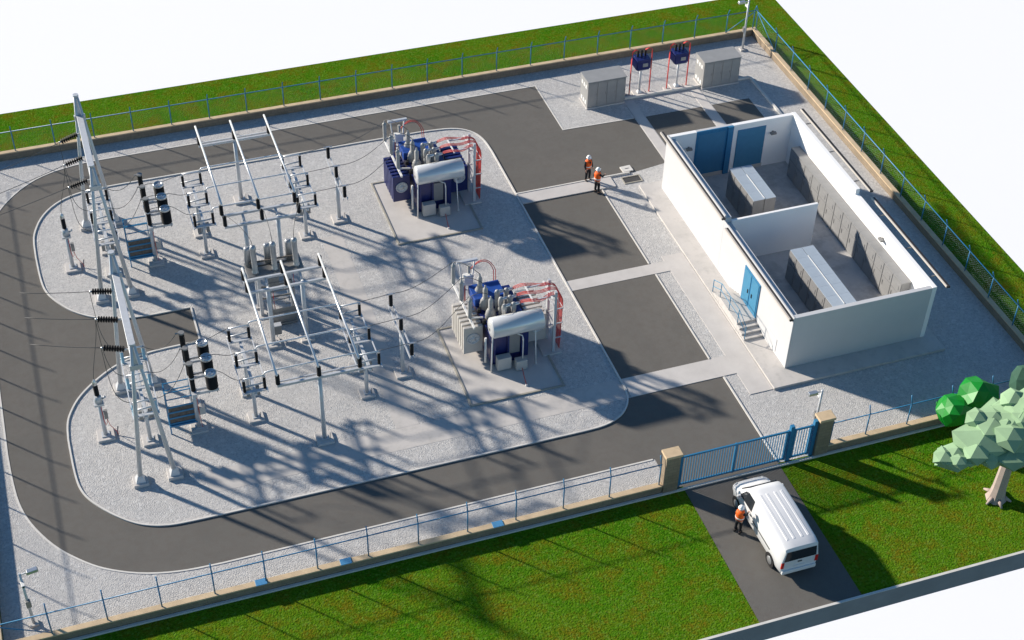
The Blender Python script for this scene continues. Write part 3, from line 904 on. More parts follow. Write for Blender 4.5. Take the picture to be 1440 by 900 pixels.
for x, tg in ((-1.05, -13.8), (0.0, -11.8), (1.15, -9.83)):
    wire('jumper_wire', bez((-11.85 + x, 4.45, 4.85), (-11.85 + x, 4.6, 5.6), (tg, 6.6, 5.5), (tg, 7.1, 5.05), 12), f'thin jumper wire from the rear portal to the {"left" if x < -.5 else "right" if x > .5 else "middle"} coupler column', 'wire', 'jumpers at the coupler')
MB_ = thing('junction_post', 'small grey junction box on a short stake beside the left portal post', 'junction box', (-12.42, 2.35, 0))
MB().cyl((0, 0, 0), (0, 0, .4), .04, n=8).build('stake', M['galv'], MB_)
MB().box(-.26, .26, -.12, .12, .35, .95).build('box_body', M['galv_dark'], MB_, bevel=.015)
MB().box(-.28, .28, -.15, .15, .95, .99).build('box_lid', M['galv'], MB_)
MB().tube([(-.2, -.14, .5), (-.2, -.15, .05)], .018).build('red_lead', M['red'], MB_)

# ------------------------------------------------------------------ power transformers
def radiator(t, x0, x1, y0, y1, z0, z1, m, fan=True):
    n = 7
    for i in range(n):
        ya = y0 + (y1 - y0) * i / n
        MB().box(x0, x1, ya, ya + (y1 - y0) / n * .62, z0, z1).build('radiator_fin', m, t, bevel=.02)
    MB().box(x0 + .15, x1 - .15, y0 + .05, y1 - .1, z0 + .25, z1 - .25).build('radiator_header', m, t)
    if fan:
        f = MB().lathe([(.36, 0), (.36, .05), (.3, .06), (.3, .02), (.1, .03), (.1, .07), (.02, .08)], ((x0 + x1) / 2, y0 - .005, (z0 + z1) / 2 + .12), (0, -1, 0), n=22).build('fan', M['galv'], t)
        mb = MB()
        cx, cz = (x0 + x1) / 2, (z0 + z1) / 2 + .12
        for k in range(6):
            a = k * math.pi / 3
            mb.bar((cx + .08 * math.cos(a), y0 - .05, cz + .08 * math.sin(a)), (cx + .32 * math.cos(a), y0 - .05, cz + .32 * math.sin(a)), .025)
        mb.build('grille', M['white_steel'], f)
def transformer(loc, label, radm):
    t = thing('power_transformer', label, 'transformer', loc, group='large blue power transformers')
    # bund
    MB().box(-4.1, .92, -5.62, .35, .014, .04).build('foundation', M['concrete'], t)
    mb = MB()
    mb.box(-4.16, -4.06, -5.72, .45, .0, .085).box(.86, .96, -5.72, .45, .0, .085).box(-4.06, .86, -5.72, -5.62, .0, .085).box(-4.06, .86, .35, .45, .0, .085)
    mb.build('bund_kerb', M['bund'], t)
    # tank
    MB().box(-2.3, -.2, -3.2, .2, .3, 2.3).build('tank', M['navy'], t, bevel=.03)
    MB().box(-2.36, -.14, -3.26, .26, 2.22, 2.36).build('tank_lid', M['navy'], t, bevel=.01)
    MB().box(-2.2, -.3, -3.1, .1, .05, .3).build('skid', M['navy'], t)
    for i in range(3):
        x = -2.15 + i * .75
        MB().box(x, x + .1, -3.32, -3.2, .4, 2.2).build('tank_rib', M['navy'], t)
    MB().box(-1.35, -.72, -3.3, -3.2, .8, 2.05).build('tank_panel', M['cabinet'], t)
    MB().box(-2.42, -.75, -.95, .28, 2.36, 2.85).build('rear_turret', M['navy_top'], t, bevel=.02)
    # radiators
    radiator(t, -3.5, -2.46, -2.4, -.15, .55, 2.3, radm)
    radiator(t, -.02, 1.02, -2.5, -.15, .55, 2.3, radm)
    # conservator
    c = MB().lathe([(.3, -.05), (.5, 0), (.56, .05), (.56, 2.75), (.5, 2.8), (.3, 2.85)], (-2.4, -3.45, 2.98), (1, 0, 0), n=28).build('conservator', M['drum'], t)
    MB().cyl((-2.47, -3.45, 2.95), (-2.38, -3.45, 2.95), .1, n=12).build('gauge', M['galv_dark'], c)
    for x in (-1.95, -.1):
        MB().bar((x, -3.1, 2.3), (x, -3.4, 2.5), .08).build('saddle', M['navy'], t)
    MB().cyl((-2.38, -3.62, .05), (-2.3, -3.55, 2.55), .04, n=8).build('pipe', M['white_steel'], t)
    MB().cyl((.08, -3.68, .05), (.0, -3.6, 2.5), .035, n=8).cyl((.08, -3.68, .05), (.08, -3.68, .16), .06, n=8).build('pipe', M['white_steel'], t)
    MB().tube([(-1.3, -3.3, 2.42), (-.75, -3.75, 2.3), (-.72, -3.8, 2.1), (-.72, -3.8, .7)], .035).build('pipe', M['white_steel'], t)
    MB().cyl((-2.55, -3.15, .4), (-2.55, -3.15, 2.1), .06, n=10).build('pipe', M['white_steel'], t)
    MB().tube([(-2.1, -3.0, 2.36), (-2.2, -3.05, 2.6), (-2.1, -3.3, 2.8)], .06, 8).build('pipe', M['galv'], t)
    MB().box(-2.05, -1.3, -3.72, -3.34, .12, .92).build('marshalling_box', M['lightgrey'], t, bevel=.015)
    MB().box(-1.1, -.5, -3.98, -3.6, .1, .72).build('control_box', M['lightgrey'], t, bevel=.015)
    MB().box(-1.0, -.9, -5.15, -5.05, .04, .12).build('cable_gland', M['white_steel'], t)
    MB().tube([(-.8, -4.0, .25), (-.88, -4.6, .12), (-.95, -5.1, .12)], .02).build('red_lead', M['red'], t)
    # high-voltage bushings
    for y in (-.25, -1.2, -2.12):
        bb = MB().lathe([(.16, -.02), (.19, 0), (.24, .08), (.3, .12), (.27, .3), (.3, .33), (.25, .5), (.26, .53), (.17, .72), (.15, .76)], (-1.95, y, 2.36), n=18).build('bushing', M['porcelain'], t)
        MB().lathe(sheds(.62, .14, .11, 7) + [(.06, .66), (.05, .82), (.02, .84)], (-1.95, y, 3.1), n=12).build('bushing_top', M['porcelain'], bb)
        MB().cyl((-2.35, y - .2, 2.36), (-2.35, y - .2, 2.62), .1, n=10).build('vent', M['dark'], t)
    # low-voltage bushings
    for y in (-1.55, -2.15, -2.72):
        for x in (-1.42, -.92):
            zz = 2.36
            lv = MB().lathe([(.12, 0), (.14, .1), (.09, .25), (.13, .3), (.14, .7), (.10, .76), (.13, .85), (.15, 1.2), (.11, 1.36), (.04, 1.42)], (x, y, zz), n=14).build('bushing', M['porcelain'], t)
            MB().cyl((x, y, 3.62), (x + .36, y, 3.66), .10, .075, n=12).build('elbow', M['silver'], lv)
    # surge arresters
    MB().bar((-3.05, 1.05, 2.6), (-3.05, -2.8, 2.6), .1, .12).build('arrester_beam', M['white_steel'], t)
    for y in (.45, -1.9):
        MB().bar((-3.05, y, 2.55), (-2.3, y, 2.4), .08).build('arrester_bracket', M['white_steel'], t)
    for y in (.9, -.5, -2.0):
        MB().lathe([(.09, 0), (.12, .05)] + [(r, h + .06) for r, h in sheds(1.02, .12, .1, 10)] + [(.13, 1.12), (.13, 1.2), (.05, 1.24), (.03, 1.4)], (-3.05, y, 2.66), n=12).build('surge_arrester', M['porcelain'], t)
    for k, y in enumerate((.9, -.5, -2.0)):
        MB().tube(bez((-3.05, y, 4.03), (-2.8, y, 4.3), (-2.3, (-.25, -1.2, -2.12)[k], 4.4), (-1.95, (-.25, -1.2, -2.12)[k], 3.95), 10), .018).build('bushing_lead', M['wire'], t)
    return t
transformer((0, 0, 0), 'blue power transformer with light grey radiator fins, the front one of two', M['lightgrey'])
transformer((0, DY + .1, 0), 'blue power transformer with navy radiator fins, the rear one of two', M['navy'])

# cable frame right of each transformer
def cable_frame():
    t = thing('cable_trestle', 'x', 'cable trestle', (1.25, -2.55, 0), group='steel cable trestles')
    MB().box(-.62, .4, -.75, .75, .012, .1).build('footing', M['concrete'], t)
    for y in (-.52, .52):
        MB().box(-.07, .07, y - .07, y + .07, .1, 4.2).build('post', M['galv'], t)
        MB().bar((-1.3, y + .0, 3.95), (.1, y, 3.95), .07).build('top_rail', M['galv'], t)
    for x in (-1.28, -.25):
        MB().bar((x, -.78, 4.0), (x, .72, 4.0), .08, .05).build('cross_rail', M['white_steel'], t)
    for z in (1.0, 2.0, 3.0):
        MB().bar((0, -.52, z), (0, .52, z), .05).build('rung', M['galv'], t)
        MB().bar((0, -.52, z), (.45, -.52, z), .05).bar((.45, -.52, z), (.45, .52, z), .05).bar((.45, .52, z), (0, .52, z), .05).build('bracket', M['galv'], t)
    MB().bar((0, -.52, 1.0), (0, .52, 2.0), .04).bar((0, -.52, 3.0), (0, .52, 2.0), .04).build('diagonal', M['galv'], t)
    return t
cf = cable_frame()
cf['label'] = 'steel ladder frame carrying red cables right of the front transformer'
copy_tree(cf, (1.25, -2.55 + DY + .1, 0), 'steel ladder frame carrying red cables right of the rear transformer')
def red_cables():
    t = thing('red_cable_bundle', 'x', 'power cable', (0, 0, 0), group='red cable bundles')
    for k, y in enumerate((-1.55, -2.15, -2.72)):
        for j in (-1, 0, 1):
            yb = -2.52 + (1 - k) * .66 + j * .095
            yc = -2.55 + (1 - k) * .42 + j * .09
            yf = -2.55 + (1 - k) * .33 + j * .105
            pts = [(-.58, y + j * .05, 3.66), (-.45, y + j * .09, 3.72), (-.2, (y + j * .1 + yb) / 2, 3.92), (-.03, yb, 4.04), (.12, yb, 4.02)] + \
                  bez((.3, yb, 3.97), (.55, yb, 3.93), (.75, yc, 3.95), (1.0, yc, 4.04), 5) + \
                  bez((1.12, yc, 4.05), (1.5, yf, 4.03), (1.72, yf, 3.8), (1.7, yf, 3.1), 7) + [(1.67, yf, 1.8), (1.66, yf, .9), (1.62, yf, .03)]
            MB().tube(pts, .019, 6).build('cable', M['red'], t)
    return t
rc = red_cables()
rc['label'] = 'nine red cables from the front transformer down its steel frame'
copy_tree(rc, (0, DY + .1, 0), 'nine red cables from the rear transformer down its steel frame')
def neutral_stand():
    t = thing('neutral_stand', 'x', 'earthing stand', (-2.15, 1.35, 0), group='neutral stands behind the transformers')
    MB().box(-.5, .5, -.3, .3, .012, .12).build('footing', M['concrete'], t)
    for sx in (-1, 1):
        MB().bar((sx * .3, 0, .1), (sx * .3, 0, 2.4), .08).bar((sx * .3, 0, 2.4), (sx * .42, 0, 3.55), .07).build('leg', M['white_steel'], t)
    MB().bar((-.58, 0, 3.62), (.58, 0, 3.62), .16, .12).build('head_beam', M['galv'], t)
    MB().bar((-.4, 0, 2.5), (.4, 0, 2.5), .07).build('rung', M['white_steel'], t)
    MB().box(-.22, .22, -.22, .05, 2.1, 2.75).build('switch_box', M['white_steel'], t, bevel=.01)
    MB().lathe(sheds(.5, .1, .07, 5), (.1, -.05, 2.8), n=10).build('insulator', M['porcelain'], t)
    MB().cyl((-.55, -.9, .1), (-.55, -.9, 2.9), .13, n=12).build('arrester_post', M['white_steel'], t)
    for j in (0, .12):
        MB().tube(bez((.15, 0, 2.9), (.6, .1, 3.5 + j), (1.3, .1, 3.5 + j), (1.5 + j, 0, 2.6), 10) + [(1.55 + j, 0, .05)], .022).build('red_lead', M['red'], t)
    MB().tube([(-.42, -1.0, 2.8), (-.42, -1.02, 1.4), (-.42, -1.0, .1)], .03).build('red_lead', M['red'], t)
    return t
ns = neutral_stand()
ns['label'] = 'white neutral stand with red leads behind the front transformer'
copy_tree(ns, (-2.15, 1.35 + DY + .1, 0), 'white neutral stand with red leads behind the rear transformer')

# ------------------------------------------------------------------ far right: enclosures, small post transformers
def enclosure(x, label, vents):
    t = thing('metal_enclosure', label, 'enclosure', (x, 17.95, 0), group='grey metal enclosures')
    W, D, H = 2.6, 1.3, 1.95
    MB().box(-.05, W + .05, -.05, D + .05, 0, .08).build('footing', M['concrete'], t)
    MB().box(0, W, 0, D, .08, H).build('body', M['enclosure'], t, bevel=.015)
    MB().box(-.04, W + .04, -.05, D + .04, H, H + .06).build('roof', M['enclosure'], t, bevel=.01)
    for i in range(4):
        d = MB().box(i * W / 4 + .025, (i + 1) * W / 4 - .025, -.03, 0, .14, H - .06).build('door', M['enclosure'], t, bevel=.006)
        MB().box((i + 1) * W / 4 - .10, (i + 1) * W / 4 - .075, -.05, -.03, .95, 1.12).build('handle', M['galv_dark'], d)
    for z in (.35, 1.5):
        for k in range(3):
            MB().box(-.02, 0, .2 + k * .34, .42 + k * .34, z - .13, z + .13).build('vent', M['white_steel'], t)
    return t
enclosure(11.2, 'grey metal enclosure at the back, left of the two posts with red cables', True)
enclosure(19.3, 'grey metal enclosure at the back, right of the two posts with red cables', True)
def post_transformer():
    t = thing('post_transformer', 'x', 'small transformer', (15.1, 18.65, 0), group='small blue transformers on posts')
    MB().box(-.42, .42, -.35, .35, 0, .12).build('footing', M['concrete'], t, bevel=.02)
    MB().cyl((0, 0, .1), (0, 0, 1.95), .075, n=12).frus(0, 0, .12, .3, .16, .16, .08, .08).build('post', M['galv'], t)
    MB().box(-.36, .36, -.3, .3, 1.93, 2.0).build('bracket', M['white_steel'], t)
    MB().box(-.42, .42, -.36, .36, 2.0, 2.72).build('tank', M['navy'], t, bevel=.03)
    for i in range(5):
        y = -.3 + i * .15
        MB().box(-.5, -.42, y - .02, y + .02, 2.06, 2.64).build('cooling_fin', M['navy'], t)
        MB().box(.42, .5, y - .02, y + .02, 2.06, 2.64).build('cooling_fin', M['navy'], t)
    MB().box(-.46, .46, -.4, .4, 2.72, 2.79).build('lid', M['navy'], t, bevel=.01)
    MB().box(-.05, .3, -.385, -.36, 2.25, 2.5).build('rating_plate', M['enclosure'], t)
    for x in (-.26, 0, .26):
        MB().lathe(sheds(.42, .085, .06, 5), (x, .1, 2.79), n=10).build('bushing', M['insul'], t)
    for sx, xb in ((-1, -.72), (1, .68)):
        for j in (0, .06):
            MB().tube([(sx * .26, .1 + j, 3.2), (sx * .45, .0 + j, 3.38), (sx * .68, -.05 + j, 3.25), (xb, -.08 + j, 2.7), (xb, -.08 + j, .03)], .027, 6).build('red_cable', M['red'], t)
        MB().box(xb - .18, xb + .18, -.25, .15, 0, .09).build('cable_sleeve', M['concrete'], t)
    return t
pt2 = post_transformer()
pt2['label'] = 'small blue transformer on a post with red cables, beside the left enclosure'
copy_tree(pt2, (17.75, 18.65, 0), 'small blue transformer on a post with red cables, beside the right enclosure')
# hatch cover and open pit by the walk
t = thing('cable_pit', 'open dark cable pit in the path beside the building corner', 'pit', (11.1, 10.0, 0))
MB().box(-.60, .60, -.34, -.27, 0, .045).box(-.60, .60, .27, .34, 0, .045).box(-.60, -.53, -.27, .27, 0, .045).box(.53, .60, -.27, .27, 0, .045).build('frame', M['bund'], t)
MB().sheet([(-.53, -.27), (.53, -.27), (.53, .27), (-.53, .27)], .015).build('pit_floor', M['pit'], t)
t = thing('hatch_cover', 'white lifted hatch cover lying beside the open pit', 'hatch cover', (11.2, 11.05, 0))
MB().box(-.38, .30, -.28, .28, .012, .09).build('lid', M['kerb'], t, bevel=.01, rotz=.05)
MB().bar((-.15, 0, .1), (.1, 0, .1), .02).build('handle', M['galv_dark'], t)

# ------------------------------------------------------------------ control building (roof lifted off)
X0, X1, Y0, Y1 = 12.4, 20.75, -8.08, 8.5
YM = .42
ZN, ZS = 4.0, 3.65
t = thing('control_building', 'roofless white control building with blue doors and open rooms', 'building', (X0, Y0, 0.15))
BLD = t
def B(x0, x1, y0, y1, z0, z1):
    return MB().box(x0 - X0, x1 - X0, y0 - Y0, y1 - Y0, z0 - .15, z1 - .15)
W = .26
def wallpart(x0, x1, y0, y1, z0, z1, nm='wall', m='render'):
    return B(x0, x1, y0, y1, z0, z1).build(nm, M[m], t, bevel=.012)
# side walls: outer leaf full height with a lower inner ledge
wallpart(X0, X0 + .09, Y0, YM, .15, ZS)
wallpart(X0, X0 + .09, YM, Y1, .15, ZN)
wallpart(X0 + .09, X0 + .42, Y0 + W, YM, .15, ZS - .17)
wallpart(X0 + .09, X0 + .42, YM, Y1 - W, .15, ZN - .17)
wallpart(X1 - W, X1, Y0, YM, .15, ZS, m='bounce_white')
wallpart(X1 - W, X1, YM, Y1, .15, ZN, m='bounce_white')
wallpart(X0 + .09, X1 - W, Y0, Y0 + W, .15, ZS - .02)
wallpart(X0 + .09, 14.2, Y1 - W, Y1, .15, ZN - .02, m='bounce_white')
wallpart(14.2, 16.55, Y1 - W + .05, Y1, .15, ZN - .02)
wallpart(16.55, X1 - W, Y1 - W, Y1, .15, ZN - .02, m='bounce_white')
wallpart(X0 + .42, 18.15, YM - .08, YM + .08, .6, ZS - .05, m='bounce_white')
B(X0 + .42, X1 - W, Y0 + W, Y1 - W, .16, .6).build('floor', M['floor'], t)
# back doors
d = B(14.2, 16.55, Y1 - W - .03, Y1 - W + .045, .86, ZN + .01).build('door', M['blue_paint'], t, bevel=.01)
d['label'] = 'tall blue door panel reaching the wall top'
B(14.32, 16.05, Y1 - W - .05, Y1 - W - .031, .95, ZN - .25).build('leaf', M['door_dark'], d, bevel=.01)
B(16.2, 16.55, Y1 - W - .12, Y1 - W - .032, .62, ZN + .012).build('frame', M['blue_paint'], d)
B(14.2, 16.18, Y1 - W - .035, Y1 - W - .002, .602, .86).build('threshold', M['gutter'], d)
d = B(16.9, 18.75, Y1 - W - .04, Y1 - W - .002, .86, 3.6).build('door', M['door_dark'], t, bevel=.01)
B(16.85, 18.8, Y1 - W - .035, Y1 - W - .002, .602, .86).build('threshold', M['gutter'], d)
# double door on the left
d = B(X0 - .05, X0 - .002, -4.45, -2.6, .6, 2.9).build('door', M['blue_paint'], t, bevel=.01)
d['label'] = 'double blue door in the long left wall above the stairs'
for ya, yb in ((-4.36, -3.6), (-3.46, -2.7)):
    lf = B(X0 - .075, X0 - .051, ya, yb, .7, 2.8).build('leaf', M['door_blue'], d, bevel=.008)
    B(X0 - .1, X0 - .076, ya + .12 if ya > -4 else yb - .2, ya + .2 if ya > -4 else yb - .12, 1.5, 1.75).build('handle', M['dark'], lf)
B(X0 - .02, X0 - .002, -6.9, -6.0, .3, 1.15).build('wall_hatch', M['render'], t, bevel=.01)
# gutters
def gutter(xc, w, ya, yb, z, lip=.085):
    g_ = B(xc - w / 2, xc + w / 2, ya, yb, z - .12, z - .09)
    g_.add([], [])
    o_ = g_.build('gutter', M['gutter'], t)
    B(xc - w / 2, xc - w / 2 + lip, ya, yb, z - .0895, z).build('lip', M['gutter'], o_)
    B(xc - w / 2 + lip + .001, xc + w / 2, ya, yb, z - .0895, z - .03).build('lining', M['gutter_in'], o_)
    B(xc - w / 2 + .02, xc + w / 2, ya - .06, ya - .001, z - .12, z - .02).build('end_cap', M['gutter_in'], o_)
gutter(12.28, .22, .35, 9.0, 3.93)
gutter(12.28, .22, -8.02, -.1, 3.60)
gutter(21.42, .2, .3, 8.9, 3.85, .03)
gutter(21.42, .2, -8.08, 0.0, 3.58, .05)
for y in (1.5, 4.5, 7.5, -1.5, -4.5, -7):
    B(20.76, 21.33, y - .03, y + .03, (3.72 if y > 0.4 else 3.45) - .04, (3.72 if y > 0.4 else 3.45)).build('gutter_bracket', M['galv_dark'], t)
# wall lights
for (x, y, z, rz, lab) in ((13.75, Y1 - W - .02, 2.95, 0, 'small dark wall light left of the tall blue door inside'),
                           (19.25, Y1 - W - .02, 3.0, 0, 'small dark wall light right of the second blue door inside'),
                           (X1 - W - .02, -3.0, 3.05, -math.pi / 2, 'small dark wall light on the sunlit inner right wall')):
    w_ = thing('wall_light', lab, 'wall light', (x, y, z), rz, 'wall lights inside the building')
    MB().box(-.05, .05, -.02, .02, -.1, .1).build('bracket', M['galv_dark'], w_)
    MB().box(-.18, .18, -.22, -.02, -.06, .06).build('lamp_body', M['galv_dark'], w_, bevel=.02)
# stairs and rail
t2 = thing('entrance_stairs', 'concrete landing with stairs below the double blue door', 'stairs', (11.27, -4.5, .15))
MB().box(0, 1.12, 0, 2.3, 0, .45).build('landing', M['slab'], t2, bevel=.01)
for i in range(3):
    MB().box(0, 1.12, -.33 * (i + 1), -.33 * i - .001, 0, .45 - .1125 * (i + 1)).build('step', M['slab'], t2, bevel=.01)
    MB().box(0, 1.12, 2.301 + .3 * i, 2.3 + .3 * (i + 1), 0, .45 - .1125 * (i + 1)).build('step', M['slab'], t2, bevel=.01)
t3 = thing('stair_railing', 'thin blue tube railing along the landing and stairs', 'railing', (11.27, -4.5, .15))
RP = [(0.02, 3.15, 0.0), (.02, 2.25, .45), (.02, 1.1, .45), (.02, .02, .45), (.02, -.95, 0.02)]
for p in RP:
    MB().cyl(p, (p[0], p[1], p[2] + .95), .024, n=8).build('post', M['door_blue'], t3)
for h in (.95, .5):
    MB().tube([(p[0], p[1], p[2] + h) for p in RP], .02, 6).build('rail', M['door_blue'], t3)

# switchgear cabinets: each cubicle a thing of its own
def cabinet(w, dpt, h, face, loc, label, group, lidm='cab_top', bm='cabinet'):
    """face +1: front looks to +x, -1: to -x; w runs along y"""
    t = thing('switchgear_cabinet', label, 'cabinet', loc, group=group)
    MB().box(0, dpt, 0, w - .012, 0, h).build('body', M[bm], t, bevel=.01)
    MB().box(-.004, dpt + .004, -.002, w - .01, h, h + .03).build('top_plate', M[lidm], t)
    fx = dpt if face > 0 else 0
    a, b = (fx + .001, fx + .03) if face > 0 else (fx - .03, fx - .001)
    d_ = MB().box(a, b, .022, w - .035, .1, h * .62).build('door', M[bm], t, bevel=.005)
    p_ = MB().box(a, b, .022, w - .035, h * .64, h - .05).build('instrument_panel', M[bm], t, bevel=.005)
    c, e = (b, b + .02) if face > 0 else (a - .02, a)
    MB().box(c, e, w * .2, w * .55, h * .72, h * .86).build('meter', M[bm], p_)
    MB().box(c, e, w * .78, w * .84, h * .35, h * .5).build('handle', M['galv_dark'], d_)
    return t
nR = 14
wR = 13.2 / nR
cab0 = None
for i in range(nR):
    y = 6.9 - (i + 1) * wR
    lab = f'{ORD[i]} grey cabinet from the back, in the row along the right wall'
    if cab0 is None:
        cab0 = cabinet(wR, .55, 2.0, -1, (19.9, y, .6), lab, 'cabinets along the right wall', 'cabinet_dark', 'cabinet_dark')
    else:
        copy_tree(cab0, (19.9, y, .6), lab)
cN = {}
for room, y1, n, L in (('back', 6.05, 4, 3.3), ('front', -1.85, 6, 5.0)):
    for side, x, face in (('left', 15.45, -1), ('right', 16.17, 1)):
        for i in range(n):
            w = L / n
            lab = f'{ORD[i]} cabinet from the back, {side} side of the {room} room double row'
            key = (room, side)
            loc = (x, y1 - (i + 1) * w, .6)
            if key not in cN:
                cN[key] = cabinet(w, .68, 2.0, face, loc, lab, 'cabinets in the double rows')
            else:
                copy_tree(cN[key], loc, lab)
for room, ya, yb in (('back', 2.8, 5.2), ('front', -6.8, -2.6)):
    tag(MB().box(-.016, .016, 0, yb - ya, 0, .03).build('sunlit_sliver', M['white_steel'], loc=(16.15, ya, 2.632)), f'painted sunlight: added thin white duct along the top of the double cabinet row in the {room} room', 'strip')  # thin white piece added for the sunlit sliver along the cabinet tops

# ------------------------------------------------------------------ the van
def van():
    t = thing('delivery_van', 'white panel van parked on the driveway outside the blue gate', 'van', (6.80, -20.62, 0), R(0.0))
    # stations: y, zb, zbelt, ztop, wb, wbelt, wtop
    S = [(0.0, .42, 1.15, 1.86, .86, .92, .80), (.06, .36, 1.15, 2.0, .90, .95, .82), (.4, .34, 1.15, 2.08, .92, .96, .83), (2.2, .32, 1.15, 2.1, .93, .97, .84),
         (3.6, .32, 1.15, 2.08, .93, .97, .83), (3.95, .32, 1.14, 2.0, .93, .97, .80), (4.35, .32, 1.10, 1.58, .93, .96, .78), (4.66, .32, 1.04, 1.22, .92, .95, .80),
         (5.05, .34, .95, 1.08, .88, .92, .76), (5.32, .38, .80, .94, .80, .83, .68), (5.45, .45, .66, .74, .66, .68, .56)]
    vs, fs = [], []
    for (y, zb, zl, zt, wb, wl, wt) in S:
        ring = [(-wb + .06, zb), (-wb, zb + .1), (-wl, zl - .2), (-wl, zl), (-(wl * .35 + wt * .65), zl + (zt - zl) * .6), (-wt, zt - .06), (-wt + .1, zt - .005), (-wt * .4, zt + .02),
                (wt * .4, zt + .02), (wt - .1, zt - .005), (wt, zt - .06), ((wl * .35 + wt * .65), zl + (zt - zl) * .6), (wl, zl), (wl, zl - .2), (wb, zb + .1), (wb - .06, zb)]
        vs += [(x, y, z) for x, z in ring]
    n = 16
    for k in range(len(S) - 1):
        for i in range(n):
            fs.append((k * n + i, k * n + (i + 1) % n, (k + 1) * n + (i + 1) % n, (k + 1) * n + i))
    fs.append(tuple(range(n)))
    fs = [tuple(reversed(f)) for f in fs]
    fs.append(tuple((len(S) - 1) * n + i for i in range(n)))
    mb = MB().add(vs, fs, True)
    body = mb.build('body', M['van'], t)
    ed = body.modifiers.new('edges', 'EDGE_SPLIT'); ed.split_angle = R(38)
    # roof swages
    for x in (-.52, -.2, .2, .52):
        dz = .02 if abs(x) < .33 else .02 - (abs(x) - .33) * .0625
        vs_, fs_ = [], []
        for y, z in ((.35, 2.068), (.5, 2.086), (2.2, 2.1), (3.3, 2.086), (3.45, 2.07)):
            for xx, hh in ((-.08, -.012), (-.05, .011), (.05, .011), (.08, -.012)):
                vs_.append((x + xx, y, z + dz + (hh if .4 < y < 3.4 else -.015)))
        for k in range(4):
            for i in range(3):
                fs_.append((k * 4 + i, k * 4 + i + 1, k * 4 + i + 5, k * 4 + i + 4))
        MB().add(vs_, fs_).build('roof_rib', M['van'], t)
    # glass
    def pane(pts, nrm, nm='window', m='glass', th=.012):
        nv = Vector(nrm).normalized() * th
        a = [Vector(p) + nv for p in pts]
        b_ = [Vector(p) - nv for p in pts]
        k = len(pts)
        return MB().add(a + b_, [tuple(range(k)), tuple(reversed(range(k, 2 * k)))] + [(i, k + i, k + (i + 1) % k, (i + 1) % k) for i in range(k)]).build(nm, M[m], t)
    pane([(-.70, 4.06, 1.945), (.70, 4.06, 1.945), (.76, 4.36, 1.60), (.76, 4.62, 1.275), (-.76, 4.62, 1.275), (-.76, 4.36, 1.60)], (0, .75, .66), 'windscreen', th=.02)
    for s in (-1, 1):
        pane([(s * .93, 3.15, 1.24), (s * .93, 4.0, 1.22), (s * .93, 4.38, 1.18), (s * .845, 4.0, 1.75), (s * .835, 3.75, 1.9), (s * .83, 3.15, 1.92)], (s, 0, .16), 'side_window', th=.03)
        MB().box(s * .98 - .012, s * .98 + .012, 1.1, 2.9, .9, .96).build('side_trim', M['van_grey'], t)
        MB().box(s * .985 - .012, s * .985 + .012, 3.08, 3.22, 1.02, 1.07).build('door_handle', M['van_grey'], t)
        m_ = MB().bar((s * .95, 4.15, 1.2), (s * 1.08, 4.2, 1.24), .05).box(min(s * 1.02, s * 1.2), max(s * 1.02, s * 1.2), 4.14, 4.24, 1.16, 1.4).build('mirror', M['van'], t, bevel=.02)
        MB().add([(s * .66, 5.38, .82), (s * .80, 5.22, .86), (s * .82, 5.16, .98), (s * .66, 5.26, 1.0), (s * .62, 5.42, .78), (s * .84, 5.2, .80), (s * .87, 5.12, .95), (s * .64, 5.30, .98)],
                 [(0, 1, 2, 3), (7, 6, 5, 4), (0, 4, 5, 1), (1, 5, 6, 2), (2, 6, 7, 3), (3, 7, 4, 0)]).build('headlight', M['lens'], t)
        MB().box(min(s * .78, s * .93), max(s * .78, s * .93), -.03, .05, .75, 1.15).build('tail_lamp', M['tail'], t, bevel=.02)
        for y in (.95, 4.55):
            w_ = MB().lathe([(.21, 0), (.31, .0), (.335, .04), (.335, .18), (.31, .22), (.21, .22)], (s * .74 if s > 0 else s * .96 + 0.0, y, .335), (1, 0, 0), n=24)
            wh = w_.build('wheel', M['dark'], t)
            xr = s * .975 if s < 0 else .965
            MB().lathe([(.22, 0), (.21, .012), (.15, .002), (.14, .012), (.05, .012), (.02, .02)], (xr - (0.0 if s > 0 else 0), y, .335), (s, 0, 0), n=20).build('rim', M['silver'], wh)
            MB().lathe([(.385, 0), (.385, .02)], (s * .955 - (.0 if s > 0 else .0), y, .34), (s, 0, 0), n=26).build('wheel_arch', M['dark'], t)
    rw = pane([(-.80, -.0, 1.2), (.80, -.0, 1.2), (.74, .02, 1.82), (-.74, .02, 1.82)], (0, -1, .06), 'rear_window', th=.028)
    MB().box(-.86, .86, -.09, .08, .38, .6).build('rear_bumper', M['van'], t, bevel=.03)
    MB().box(-.1, .1, -.035, 0, 1.0, 1.06).build('rear_handle', M['van_grey'], t)
    MB().box(-.26, .26, -.032, .0, .68, .80).build('number_plate_recess', M['van'], t, bevel=.01)
    MB().box(-.6, .6, 5.38, 5.49, .42, .62).build('front_bumper', M['van_grey'], t, bevel=.03)
    return t
van()

